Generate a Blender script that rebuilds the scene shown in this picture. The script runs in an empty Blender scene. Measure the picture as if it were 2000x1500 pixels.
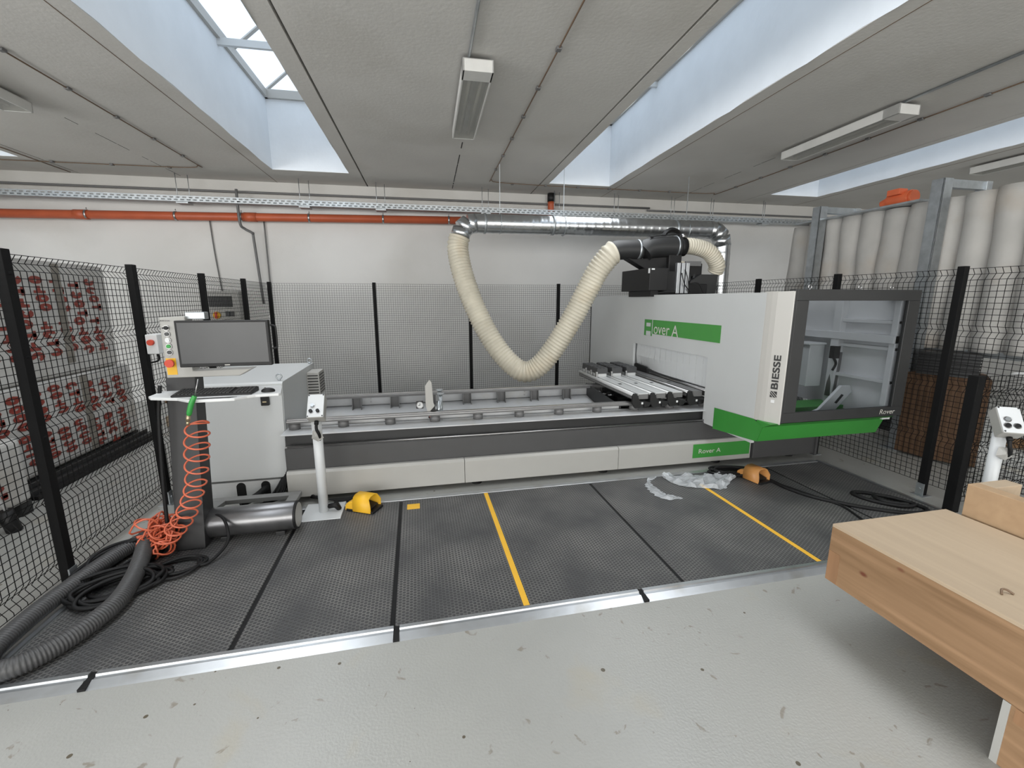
import bpy, bmesh, math, random
from mathutils import Vector, Matrix
random.seed(7)
sc = bpy.context.scene
COL = sc.collection
PI = math.pi
ROT = math.radians(-1.57)          # the hall is turned a little against the machine
BM = Matrix.Rotation(ROT, 3, 'Z')

# ---------------------------------------------------------------- materials
def nodes(m):
    m.use_nodes = True
    nt = m.node_tree
    return nt, nt.nodes, nt.links
def mat(name, col, rough=.5, metal=0., var=.06, scale=6., bump=0., bscale=60., spec=.5, dirt=None, dscale=3., damt=.5):
    m = bpy.data.materials.new(name)
    nt, N, L = nodes(m)
    b = N['Principled BSDF']
    b.inputs['Roughness'].default_value = rough
    b.inputs['Metallic'].default_value = metal
    b.inputs['Specular IOR Level'].default_value = spec
    tc = N.new('ShaderNodeTexCoord')
    n = N.new('ShaderNodeTexNoise'); n.inputs['Scale'].default_value = scale; n.inputs['Detail'].default_value = 4
    L.new(tc.outputs['Object'], n.inputs['Vector'])
    r = N.new('ShaderNodeValToRGB')
    r.color_ramp.elements[0].position = .3; r.color_ramp.elements[1].position = .7
    r.color_ramp.elements[0].color = (*[max(0, c*(1-var)) for c in col], 1)
    r.color_ramp.elements[1].color = (*[min(1, c*(1+var)) for c in col], 1)
    L.new(n.outputs['Fac'], r.inputs['Fac'])
    out = r.outputs['Color']
    if dirt:
        n2 = N.new('ShaderNodeTexNoise'); n2.inputs['Scale'].default_value = dscale; n2.inputs['Detail'].default_value = 6
        L.new(tc.outputs['Object'], n2.inputs['Vector'])
        r2 = N.new('ShaderNodeValToRGB'); r2.color_ramp.elements[0].position = .55; r2.color_ramp.elements[1].position = .72
        r2.color_ramp.elements[1].color = (damt,)*3+(1,)
        L.new(n2.outputs['Fac'], r2.inputs['Fac'])
        mx = N.new('ShaderNodeMixRGB'); mx.inputs['Color2'].default_value = (*dirt, 1)
        L.new(r2.outputs['Color'], mx.inputs['Fac']); L.new(out, mx.inputs['Color1'])
        out = mx.outputs['Color']
    L.new(out, b.inputs['Base Color'])
    if bump:
        n3 = N.new('ShaderNodeTexNoise'); n3.inputs['Scale'].default_value = bscale; n3.inputs['Detail'].default_value = 3
        L.new(tc.outputs['Object'], n3.inputs['Vector'])
        bp = N.new('ShaderNodeBump'); bp.inputs['Strength'].default_value = bump; bp.inputs['Distance'].default_value = .01
        L.new(n3.outputs['Fac'], bp.inputs['Height']); L.new(bp.outputs['Normal'], b.inputs['Normal'])
    return m

M = {}
M['wall'] = mat('white_plaster', (.66,.655,.64), .85, var=.03, scale=1.2, bump=.1, bscale=40, dirt=(.5,.48,.44), dscale=.9, damt=.25)
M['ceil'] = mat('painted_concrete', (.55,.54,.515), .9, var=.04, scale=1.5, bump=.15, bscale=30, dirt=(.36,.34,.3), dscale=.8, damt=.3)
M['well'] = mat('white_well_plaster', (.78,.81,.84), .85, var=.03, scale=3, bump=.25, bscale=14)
M['gap'] = mat('dark_gap', (.02,.02,.02), .9)
M['grey'] = mat('light_grey_paint', (.50,.515,.515), .42, var=.015, scale=3, bump=.02, bscale=120)
M['warmgrey'] = mat('warm_grey_paint', (.44,.43,.405), .42, var=.015, scale=3)
M['panelgrey'] = mat('pale_grey_panel', (.37,.365,.345), .4, var=.02, scale=4)
M['darkgrey'] = mat('dark_grey_paint', (.058,.058,.059), .5, var=.04, scale=8)
M['midgrey'] = mat('mid_grey_paint', (.13,.13,.13), .45, var=.05, scale=8)
M['charcoal'] = mat('charcoal_paint', (.022,.0225,.023), .45, var=.05, scale=8)
M['black'] = mat('black_plastic', (.009,.009,.0095), .5, spec=.35)
M['blackpaint'] = mat('black_powder_coat', (.006,.006,.0063), .65, spec=.15)
M['rubber'] = mat('black_rubber', (.0075,.0075,.008), .6, bump=.1, spec=.3)
M['green'] = mat('green_paint', (.035,.23,.035), .45, var=.03)
M['greensign'] = mat('green_sticker', (.055,.25,.05), .5, var=.03)
M['steel'] = mat('brushed_steel', (.42,.42,.42), .32, 1., var=.08, scale=10)
M['zinc'] = mat('galvanised_steel', (.46,.49,.51), .4, .85, var=.12, scale=14)
M['duct'] = mat('spiral_duct_zinc', (.62,.64,.66), .27, 1., var=.1, scale=9)
M['alu'] = mat('aluminium_profile', (.50,.52,.54), .35, .9, var=.05, scale=12, dirt=(.3,.27,.22), dscale=5, damt=.4)
M['sheet'] = mat('sheet_steel_chute', (.52,.53,.54), .4, .15, var=.07, scale=5, dirt=(.42,.38,.3), dscale=4, damt=.3)
M['orange'] = mat('orange_pvc', (.44,.092,.035), .45, var=.1, scale=3)
M['orangecoil'] = mat('orange_polyurethane', (.58,.13,.065), .35, var=.05)
M['cream'] = mat('cream_hose', (.60,.56,.46), .5, var=.1, scale=5, dirt=(.5,.40,.26), dscale=3, damt=.5)
M['bag'] = mat('grey_filter_cloth', (.45,.44,.42), .9, var=.07, scale=4, bump=.3, bscale=9, dirt=(.38,.28,.18), dscale=1.7, damt=.35)
M['yellow'] = mat('yellow_plastic', (.75,.42,.02), .45, var=.05)
M['amber'] = mat('orange_plastic', (.52,.24,.07), .45, var=.08)
M['tape'] = mat('yellow_tape', (.78,.44,.035), .6, var=.05)
M['red'] = mat('red_plastic', (.55,.05,.02), .4)
M['white'] = mat('white_plastic', (.65,.66,.66), .45)
M['whitepaint'] = mat('white_paint', (.60,.62,.63), .4, var=.02)
M['wrap'] = mat('white_stretch_wrap', (.50,.495,.48), .4, var=.12, scale=3, bump=.5, bscale=7, dirt=(.36,.30,.22), dscale=2, damt=.5)
M['redprint'] = mat('red_print', (.24,.04,.028), .5, var=.2, scale=20)
M['brown'] = mat('brown_cardboard', (.085,.045,.022), .85, var=.15, scale=6)
M['screen'] = mat('dark_screen', (.04,.041,.043), .36, var=.05, spec=.6)
M['vac'] = mat('dark_vacuum_rubber', (.045,.046,.048), .6)
M['greengun'] = mat('green_grip', (.03,.28,.05), .45)
M['brass'] = mat('brass_fitting', (.45,.38,.25), .35, .8)
M['brownwire'] = mat('brown_cable', (.14,.09,.055), .6)
M['tube'] = mat('tube_glass', (.6,.6,.56), .3)
M['lampwhite'] = mat('lamp_white_enamel', (.58,.58,.56), .5)
M['printgrey'] = mat('pale_lettering', (.55,.54,.5), .5)
M['printblack'] = mat('black_lettering', (.02,.02,.02), .5)

M['plate'] = mat('pale_anodised_plate', (.55,.56,.56), .35, .2, var=.03)
M['framegrey'] = mat('grey_steel_frame', (.23,.23,.225), .45)
M['consoledark'] = mat('anthracite_paint', (.02,.02,.021), .45, var=.05, scale=8)
M['tankmetal'] = mat('dark_brushed_metal', (.20,.20,.205), .3, .85, var=.08, scale=10)
M['interior'] = mat('cabin_interior_paint', (.62,.63,.64), .5, var=.02)

def glassy(name, tint, opac=.1, rough=.05, col=None):
    m = bpy.data.materials.new(name)
    nt, N, L = nodes(m)
    for n in list(N): N.remove(n)
    o = N.new('ShaderNodeOutputMaterial'); t = N.new('ShaderNodeBsdfTransparent'); p = N.new('ShaderNodeBsdfPrincipled')
    t.inputs['Color'].default_value = (*tint, 1)
    p.inputs['Base Color'].default_value = (*(col or tint), 1); p.inputs['Roughness'].default_value = rough
    tc = N.new('ShaderNodeTexCoord'); n = N.new('ShaderNodeTexNoise'); n.inputs['Scale'].default_value = 6
    L.new(tc.outputs['Object'], n.inputs['Vector'])
    mr = N.new('ShaderNodeMapRange'); mr.inputs['To Min'].default_value = opac*.8; mr.inputs['To Max'].default_value = opac*1.2
    L.new(n.outputs['Fac'], mr.inputs['Value'])
    x = N.new('ShaderNodeMixShader')
    L.new(mr.outputs['Result'], x.inputs['Fac'])
    L.new(t.outputs[0], x.inputs[1]); L.new(p.outputs[0], x.inputs[2]); L.new(x.outputs[0], o.inputs['Surface'])
    return m
M['smoked'] = glassy('smoked_polycarbonate', (.80,.81,.82), .07, .06, (.06,.06,.06))
M['pane'] = glassy('skylight_glass', (.93,.96,1.), .12, .2, (.8,.85,.9))
M['film'] = glassy('clear_plastic_film', (.93,.95,.97), .42, .25, (.75,.78,.80))
M['louver'] = glassy('lamp_cover', (.9,.9,.88), .35, .2, (.5,.5,.48))

def floor_mat():
    m = bpy.data.materials.new('grey_epoxy_floor'); nt, N, L = nodes(m); b = N['Principled BSDF']
    tc = N.new('ShaderNodeTexCoord')
    def noise(s, d=4, dist=0):
        n = N.new('ShaderNodeTexNoise'); n.inputs['Scale'].default_value = s; n.inputs['Detail'].default_value = d; n.inputs['Distortion'].default_value = dist
        L.new(tc.outputs['Object'], n.inputs['Vector']); return n
    def ramp(src, p0, p1, c0, c1):
        r = N.new('ShaderNodeValToRGB'); r.color_ramp.elements[0].position = p0; r.color_ramp.elements[1].position = p1
        r.color_ramp.elements[0].color = (*c0, 1); r.color_ramp.elements[1].color = (*c1, 1); L.new(src, r.inputs['Fac']); return r.outputs['Color']
    def mix(f, a, c):
        x = N.new('ShaderNodeMixRGB'); L.new(f, x.inputs['Fac']); L.new(a, x.inputs['Color1']); x.inputs['Color2'].default_value = (*c, 1); return x.outputs['Color']
    base = ramp(noise(1.3).outputs['Fac'], .3, .7, (.325,.327,.31), (.365,.365,.345))
    stain = ramp(noise(2.1, 6, .6).outputs['Fac'], .62, .72, (0,0,0), (.55,)*3)
    base = mix(stain, base, (.36,.33,.26))
    v = N.new('ShaderNodeTexVoronoi'); v.inputs['Scale'].default_value = 11; L.new(tc.outputs['Object'], v.inputs['Vector'])
    wn = N.new('ShaderNodeSeparateColor'); L.new(v.outputs['Color'], wn.inputs[0])
    mt = N.new('ShaderNodeMath'); mt.operation = 'MULTIPLY'; mt.inputs[1].default_value = .10; L.new(wn.outputs[0], mt.inputs[0])
    sq = N.new('ShaderNodeMath'); sq.operation = 'POWER'; sq.inputs[1].default_value = 3; L.new(wn.outputs[0], sq.inputs[0])
    sm = N.new('ShaderNodeMath'); sm.operation = 'MULTIPLY'; sm.inputs[1].default_value = .115; L.new(sq.outputs[0], sm.inputs[0])
    ls = N.new('ShaderNodeMath'); ls.operation = 'LESS_THAN'; L.new(v.outputs['Distance'], ls.inputs[0]); L.new(sm.outputs[0], ls.inputs[1])
    base = mix(ls.outputs[0], base, (.10,.085,.06))
    sc_ = ramp(noise(5.5, 8, 2.5).outputs['Fac'], .66, .70, (0,0,0), (.6,)*3)
    base = mix(sc_, base, (.17,.14,.10))
    L.new(base, b.inputs['Base Color'])
    rr = N.new('ShaderNodeMapRange'); rr.inputs['To Min'].default_value = .24; rr.inputs['To Max'].default_value = .42
    L.new(noise(3).outputs['Fac'], rr.inputs['Value']); L.new(rr.outputs['Result'], b.inputs['Roughness'])
    bp = N.new('ShaderNodeBump'); bp.inputs['Strength'].default_value = .22; bp.inputs['Distance'].default_value = .004
    L.new(noise(90, 2).outputs['Fac'], bp.inputs['Height']); L.new(bp.outputs['Normal'], b.inputs['Normal'])
    return m
M['floor'] = floor_mat()

def hexmat():
    m = bpy.data.materials.new('hexagon_rubber_mat'); nt, N, L = nodes(m); b = N['Principled BSDF']
    tc = N.new('ShaderNodeTexCoord')
    def vm(op, a, bb=None, vec=None):
        n = N.new('ShaderNodeVectorMath'); n.operation = op; L.new(a, n.inputs[0])
        if bb is not None: n.inputs[1].default_value = bb
        if vec is not None: L.new(vec, n.inputs[1])
        return n.outputs['Value'] if op == 'LENGTH' else n.outputs['Vector']
    p = vm('MULTIPLY', tc.outputs['Object'], (43, 43, 0))
    def cell(off):
        a = vm('ADD', p, (500*1.7320508+off[0], 500+off[1], .5))
        a = vm('MODULO', a, (1.7320508, 1., 1.))
        a = vm('SUBTRACT', a, (.8660254, .5, .5))
        return vm('LENGTH', a)
    d1 = cell((0,0)); d2 = cell((.8660254,.5))
    mn = N.new('ShaderNodeMath'); mn.operation = 'MINIMUM'; L.new(d1, mn.inputs[0]); L.new(d2, mn.inputs[1])
    ring = N.new('ShaderNodeValToRGB'); cr = ring.color_ramp
    cr.elements[0].position = .33; cr.elements[0].color = (0,0,0,1); cr.elements[1].position = .44; cr.elements[1].color = (1,1,1,1)
    e = cr.elements.new(.60); e.color = (.35,.35,.35,1)
    L.new(mn.outputs[0], ring.inputs['Fac'])
    n = N.new('ShaderNodeTexNoise'); n.inputs['Scale'].default_value = 2.2; n.inputs['Detail'].default_value = 7; L.new(tc.outputs['Object'], n.inputs['Vector'])
    w = N.new('ShaderNodeValToRGB'); w.color_ramp.elements[0].position = .35; w.color_ramp.elements[1].position = .7
    w.color_ramp.elements[0].color = (.07,.071,.073,1); w.color_ramp.elements[1].color = (.24,.235,.22,1)
    L.new(n.outputs['Fac'], w.inputs['Fac'])
    mx = N.new('ShaderNodeMixRGB'); mx.inputs['Color1'].default_value = (.046,.046,.047,1)
    L.new(ring.outputs['Color'], mx.inputs['Fac']); L.new(w.outputs['Color'], mx.inputs['Color2'])
    n2 = N.new('ShaderNodeTexNoise'); n2.inputs['Scale'].default_value = 24; n2.inputs['Detail'].default_value = 6; L.new(tc.outputs['Object'], n2.inputs['Vector'])
    s = N.new('ShaderNodeValToRGB'); s.color_ramp.elements[0].position = .72; s.color_ramp.elements[1].position = .78; s.color_ramp.elements[1].color = (.5,.5,.5,1)
    L.new(n2.outputs['Fac'], s.inputs['Fac'])
    m2 = N.new('ShaderNodeMixRGB'); L.new(s.outputs['Color'], m2.inputs['Fac']); L.new(mx.outputs['Color'], m2.inputs['Color1']); m2.inputs['Color2'].default_value = (.33,.31,.27,1)
    L.new(m2.outputs['Color'], b.inputs['Base Color']); b.inputs['Roughness'].default_value = .55
    bp = N.new('ShaderNodeBump'); bp.inputs['Strength'].default_value = .6; bp.inputs['Distance'].default_value = .003
    L.new(ring.outputs['Color'], bp.inputs['Height']); L.new(bp.outputs['Normal'], b.inputs['Normal'])
    return m
M['hex'] = hexmat()

def wood(name, c0, c1, axis=1, knots=True):
    m = bpy.data.materials.new(name); nt, N, L = nodes(m); b = N['Principled BSDF']
    tc = N.new('ShaderNodeTexCoord'); mp = N.new('ShaderNodeMapping')
    s = [9, 9, 9]; s[axis] = .55; mp.inputs['Scale'].default_value = s
    L.new(tc.outputs['Object'], mp.inputs['Vector'])
    n = N.new('ShaderNodeTexNoise'); n.inputs['Scale'].default_value = 2.2; n.inputs['Detail'].default_value = 8; n.inputs['Distortion'].default_value = .5
    L.new(mp.outputs[0], n.inputs['Vector'])
    r = N.new('ShaderNodeValToRGB'); r.color_ramp.elements[0].position = .3; r.color_ramp.elements[1].position = .7
    r.color_ramp.elements[0].color = (*c0, 1); r.color_ramp.elements[1].color = (*c1, 1)
    L.new(n.outputs['Fac'], r.inputs['Fac']); out = r.outputs['Color']
    if knots:
        mp2 = N.new('ShaderNodeMapping'); s2 = [7, 7, 7]; s2[axis] = 4; mp2.inputs['Scale'].default_value = s2; L.new(tc.outputs['Object'], mp2.inputs['Vector'])
        v = N.new('ShaderNodeTexVoronoi'); v.inputs['Scale'].default_value = 1.; L.new(mp2.outputs[0], v.inputs['Vector'])
        r2 = N.new('ShaderNodeValToRGB'); r2.color_ramp.elements[0].position = .05; r2.color_ramp.elements[1].position = .10
        r2.color_ramp.elements[0].color = (1,1,1,1); r2.color_ramp.elements[1].color = (0,0,0,1); L.new(v.outputs['Distance'], r2.inputs['Fac'])
        x = N.new('ShaderNodeMixRGB'); L.new(r2.outputs['Color'], x.inputs['Fac']); L.new(out, x.inputs['Color1']); x.inputs['Color2'].default_value = (.13,.035,.015,1); out = x.outputs['Color']
    L.new(out, b.inputs['Base Color']); b.inputs['Roughness'].default_value = .6
    return m
M['pine'] = wood('pine_board', (.20,.115,.055), (.33,.20,.108))
M['ply'] = wood('pale_plywood', (.40,.31,.215), (.45,.35,.245), 1, False)
M['plyedge'] = wood('ply_face', (.36,.24,.14), (.41,.28,.165), 0, False)
M['pinedark'] = wood('pine_end_grain', (.24,.13,.065), (.31,.17,.085), 2, False)

# ---------------------------------------------------------------- geometry
class G:
    def __init__(s): s.v = []; s.f = []; s.sm = []
    def add(s, vs, fs, smooth=False):
        o = len(s.v); s.v += [tuple(v) for v in vs]; s.f += [tuple(i+o for i in f) for f in fs]; s.sm += [smooth]*len(fs); return s
    def box(s, x0, x1, y0, y1, z0, z1):
        vs = [(x,y,z) for z in (z0,z1) for y in (y0,y1) for x in (x0,x1)]
        return s.add(vs, [(0,2,3,1),(4,5,7,6),(0,1,5,4),(2,6,7,3),(0,4,6,2),(1,3,7,5)])
    def obox(s, c, size, m):
        c = Vector(c); h = Vector(size)/2
        vs = [c + m @ Vector((x*h.x, y*h.y, z*h.z)) for z in (-1,1) for y in (-1,1) for x in (-1,1)]
        return s.add(vs, [(0,2,3,1),(4,5,7,6),(0,1,5,4),(2,6,7,3),(0,4,6,2),(1,3,7,5)])
    def prism(s, poly, axis, a0, a1):
        n = len(poly)
        def P(p, a):
            if axis == 'x': return (a, p[0], p[1])
            if axis == 'y': return (p[0], a, p[1])
            return (p[0], p[1], a)
        vs = [P(p, a0) for p in poly]+[P(p, a1) for p in poly]
        return s.add(vs, [tuple(range(n))[::-1], tuple(range(n, 2*n))]+[(i, (i+1) % n, n+(i+1) % n, n+i) for i in range(n)])
    def cyl(s, a, b, r, n=16, r2=None):
        return s.tube([a, b], r if r2 is None else [r, r2], n)
    def tube(s, path, r, n=8, cap=True, closed=False):
        P = [Vector(p) for p in path]; k = len(P)
        rs = r if isinstance(r, (list, tuple)) else [r]*k
        T = []
        for i in range(k):
            if closed: t = P[(i+1) % k]-P[i-1]
            else: t = P[min(i+1, k-1)]-P[max(i-1, 0)]
            T.append(t.normalized() if t.length > 1e-9 else Vector((0,0,1)))
        u = T[0].orthogonal().normalized(); vs = []
        for i in range(k):
            u = (u - T[i]*u.dot(T[i]))
            u = u.normalized() if u.length > 1e-6 else T[i].orthogonal().normalized()
            w = T[i].cross(u)
            for j in range(n):
                a = 2*PI*(j+.5)/n
                vs.append(P[i]+(u*math.cos(a)+w*math.sin(a))*rs[i])
        fs = []
        for i in range(k if closed else k-1):
            i2 = (i+1) % k
            for j in range(n):
                fs.append((i*n+j, i*n+(j+1) % n, i2*n+(j+1) % n, i2*n+j))
        s.add(vs, fs, n > 5)
        if cap and not closed:
            o = len(s.v)-len(vs)
            s.f += [tuple(o+j for j in range(n))[::-1], tuple(o+(k-1)*n+j for j in range(n))]; s.sm += [False, False]
        return s
    def torus(s, c, R, r, ax='z', n=20, m=8):
        pts = []
        for i in range(n):
            a = 2*PI*i/n; x, y = R*math.cos(a), R*math.sin(a)
            pts.append({'z': (c[0]+x, c[1]+y, c[2]), 'y': (c[0]+x, c[1], c[2]+y), 'x': (c[0], c[1]+x, c[2]+y)}[ax])
        return s.tube(pts, r, m, closed=True)
    def sphere(s, c, r, sc_=(1,1,1), nu=14, nv=8):
        vs = []
        for i in range(nv+1):
            t = PI*i/nv
            for j in range(nu):
                a = 2*PI*j/nu
                vs.append((c[0]+r*sc_[0]*math.sin(t)*math.cos(a), c[1]+r*sc_[1]*math.sin(t)*math.sin(a), c[2]+r*sc_[2]*math.cos(t)))
        fs = [(i*nu+j, (i+1)*nu+j, (i+1)*nu+(j+1) % nu, i*nu+(j+1) % nu) for i in range(nv) for j in range(nu)]
        return s.add(vs, fs, True)
    def build(s, name, m, parent=None, bevel=0, loc=None, b=False, seg=2):
        off = Vector(parent['_o']) if parent is not None else Vector(loc or (0,0,0))
        me = bpy.data.meshes.new(name)
        me.from_pydata([tuple(Vector(v)-off) for v in s.v], [], s.f)
        me.polygons.foreach_set('use_smooth', s.sm); me.update()
        o = bpy.data.objects.new(name, me); COL.objects.link(o)
        me.materials.append(M[m] if isinstance(m, str) else m)
        o['_o'] = tuple(off)
        if parent is not None: o.parent = parent
        else:
            if b: o.location = BM @ off; o.rotation_euler.z = ROT
            else: o.location = off
        if bevel:
            md = o.modifiers.new('bevel', 'BEVEL'); md.width = bevel; md.segments = seg; md.limit_method = 'ANGLE'; md.angle_limit = math.radians(40)
        bm = bmesh.new(); bm.from_mesh(me); bmesh.ops.recalc_face_normals(bm, faces=bm.faces); bm.to_mesh(me); bm.free()
        return o
def thing(name, label, cat, loc, group=None, b=False):
    o = bpy.data.objects.new(name, None); COL.objects.link(o); o.empty_display_size = .1
    o['_o'] = tuple(loc)
    if b: o.location = BM @ Vector(loc); o.rotation_euler.z = ROT
    else: o.location = loc
    return tag(o, label, cat, group)
def tag(o, label, cat, group=None):
    o['label'] = label; o['category'] = cat
    if group: o['group'] = group
    return o
def struct(o): o['kind'] = 'structure'; return o
def lab(o, t): o['label'] = t; return o
def cat_rom(pts, n=8, closed=False):
    P = [Vector(p) for p in pts]; out = []; k = len(P)
    for i in range(k if closed else k-1):
        if closed: a, b, c, d = P[i-1], P[i], P[(i+1) % k], P[(i+2) % k]
        else: a, b, c, d = P[max(i-1,0)], P[i], P[i+1], P[min(i+2,k-1)]
        for j in range(n):
            t = j/n
            out.append(.5*((2*b)+(c-a)*t+(2*a-5*b+4*c-d)*t*t+(3*b-a-3*c+d)*t**3))
    if not closed: out.append(P[-1])
    return out
def resample(path, step):
    P = [Vector(p) for p in path]; out = [P[0]]; acc = 0
    for i in range(len(P)-1):
        seg = P[i+1]-P[i]; l = seg.length; d = step-acc
        while d <= l:
            out.append(P[i]+seg*(d/l)); d += step
        acc = l-(d-step)
    return out
def corr(path, r, pitch, amp, n=16):
    P = resample(path, pitch/4); rs = [r+amp*(1, .2, -.8, .2)[i % 4] for i in range(len(P))]
    return G().tube(P, rs, n)
def dup(root, loc, label=None, b=False, name=None):
    r = root.copy(); COL.objects.link(r); r.location = (BM @ Vector(loc)) if b else loc
    if label: r['label'] = label
    for ch in list(root.children):
        c = ch.copy(); COL.objects.link(c); c.parent = r
        for g in ch.children:
            d = g.copy(); COL.objects.link(d); d.parent = c
    return r
def text(name, body, width, height, org, xa, ya, m, parent, ext=.001, slant=0, fat=0):
    cu = bpy.data.curves.new(name, 'FONT'); cu.body = body; cu.size = 1; cu.extrude = 0; cu.shear = slant
    t = bpy.data.objects.new(name, cu); COL.objects.link(t)
    bpy.context.view_layer.update()
    me = bpy.data.meshes.new_from_object(t.evaluated_get(bpy.context.evaluated_depsgraph_get()))
    bpy.data.objects.remove(t); bpy.data.curves.remove(cu)
    xs = [v.co.x for v in me.vertices]; ys = [v.co.y for v in me.vertices]
    x0, x1, y0, y1 = min(xs), max(xs), min(ys), max(ys)
    xa, ya = Vector(xa), Vector(ya); nn = xa.cross(ya).normalized(); org = Vector(org)
    g = G()
    for q, (fx, fy) in enumerate(((0,0),(1,1),(-1,1),(1,-1),(-1,-1),(1,0),(-1,0),(0,1),(0,-1)) if fat else ((0,0),)):
        vs = [org+xa*((v.co.x-x0)/(x1-x0)*width+fx*fat)+ya*((v.co.y-y0)/(y1-y0)*height+fy*fat)+nn*(ext+q*.00003) for v in me.vertices]
        g.add(vs, [tuple(p.vertices) for p in me.polygons])
    bpy.data.meshes.remove(me)
    return g.build(name, m, parent)

# ================================================================ THE HALL (own axes, b=True)
CZ = 3.5; YW = 8.07; XL, XR, YB = -8.2, 10.4, -8.0
struct(G().box(XL, XR, YB, YW, -.1, 0).build('floor', 'floor', b=True))
struct(G().box(XL, XR, YW, YW+.15, 0, 4.6).build('wall_back', 'wall', b=True))
struct(G().box(XL-.15, XL, YB, YW, 0, 4.6).build('wall_left', 'wall', b=True))
struct(G().box(XR, XR+.15, YB, YW, 0, 4.6).build('wall_right', 'wall', b=True))
struct(G().box(XL, XR, YB-.15, YB, 0, 4.6).build('wall_front', 'wall', b=True))
wells = [(-6.2,-5.19), (-2.13,-1.08), (1.98,3.01), (6.05,7.03)]
YE, YS = 7.26, -6.5
joints = [-4.99, -.91, 1.85, 5.93]      # wide dark joints
hair = [-6.4, -2.29, 3.16, 7.2]        # hairline joints
g = G()
edges = [XL]+[e for w in wells for e in w]+[XR]
def strip(a, b_, y0, y1):
    cuts = sorted(j for j in joints if a < j < b_)
    xs = [a]+[c for j in cuts for c in (j-.011, j+.011)]+[b_]
    for i in range(0, len(xs), 2): g.box(xs[i], xs[i+1], y0, y1, CZ, CZ+.22)
for i in range(0, len(edges), 2): strip(edges[i], edges[i+1], YB, YW)
for a, b_ in wells:
    g.box(a, b_, YE, YW, CZ, CZ+.22); g.box(a, b_, YB, YS, CZ, CZ+.22)
ceil = struct(g.build('ceiling', 'ceil', b=True))
g = G()
for j in joints: g.box(j-.02, j+.02, YB, YW, CZ+.05, CZ+.21)
struct(g.build('trim_1', 'gap', b=True))
g = G()
for j in hair: g.box(j-.003, j+.003, YB, YW-.02, CZ-.002, CZ+.01)
struct(g.build('trim_2', 'brownwire', b=True))
# roof above the slab so that no sky leaks in round the wells
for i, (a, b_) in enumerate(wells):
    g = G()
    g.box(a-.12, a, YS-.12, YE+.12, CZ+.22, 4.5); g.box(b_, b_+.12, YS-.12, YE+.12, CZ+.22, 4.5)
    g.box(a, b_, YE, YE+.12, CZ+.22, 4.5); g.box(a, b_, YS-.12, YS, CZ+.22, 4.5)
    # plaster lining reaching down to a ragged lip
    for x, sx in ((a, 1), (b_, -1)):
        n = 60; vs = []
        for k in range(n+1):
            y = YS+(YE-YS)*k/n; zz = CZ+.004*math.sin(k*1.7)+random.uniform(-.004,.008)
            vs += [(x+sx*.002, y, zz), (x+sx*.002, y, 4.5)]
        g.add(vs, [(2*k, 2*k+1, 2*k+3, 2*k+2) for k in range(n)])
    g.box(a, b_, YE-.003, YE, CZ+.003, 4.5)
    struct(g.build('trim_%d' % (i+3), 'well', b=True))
    w = struct(thing('window_%d' % (i+1), 'x', 'x', ((a+b_)/2, (YE+YS)/2, 4.5), b=True))
    del w['label']; del w['category']
    xm = (a+b_)/2; zr = 4.95
    g = G()
    for x0, x1 in ((a-.02, a+.04), (b_-.04, b_+.02)): g.box(x0, x1, YS, YE, 4.42, 4.52)
    g.box(a, b_, YE-.05, YE+.01, 4.42, 4.53); g.box(a, b_, YS, YS+.05, 4.42, 4.53)
    g.box(xm-.03, xm+.03, YS, YE, zr-.03, zr+.03)
    y = YE-.02
    while y > YS:
        g.tube([(a, y, 4.5), (xm, y, zr)], .022, 4); g.tube([(b_, y, 4.5), (xm, y, zr)], .022, 4); y -= 1.05
    g.build('frame', 'warmgrey', w)
    g = G(); y = YE-1.45
    while y > YS: g.box(a, b_, y-.02, y+.02, 4.36, 4.43); y -= 2.2
    g.build('tie_bar', 'whitepaint', w)
    g = G()
    g.add([(a, YS, 4.5), (xm, YS, zr), (b_, YS, 4.5), (a, YE, 4.5), (xm, YE, zr), (b_, YE, 4.5)], [(0,1,4,3), (1,2,5,4), (0,2,1), (3,4,5)])
    g.build('pane', 'pane', w)
# slot in the slab soffits (dark dashes), beside which the lamps hang
g = G()
for k, x in enumerate((-3.6, .47, 4.56)):
    y = YW-.2
    while y > -3:
        l = random.uniform(.1, .5); 
        if not (3.2 < y < 5.6): g.box(x-(.006 if k == 1 else .0025), x+(.006 if k == 1 else .0025), y-l, y, CZ-.0015, CZ+.01)
        y -= l+random.choice((.02, .05, .25) if y > 5.4 else (.01, .015, .03))
struct(g.build('trim_7', 'gap', b=True))

struct(G().box(XL, XR, YW-.07, YW, 3.24, CZ).build('trim_8', 'ceil', b=True))  # added band in the ceiling colour, stands in for shade on the wall top
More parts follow.
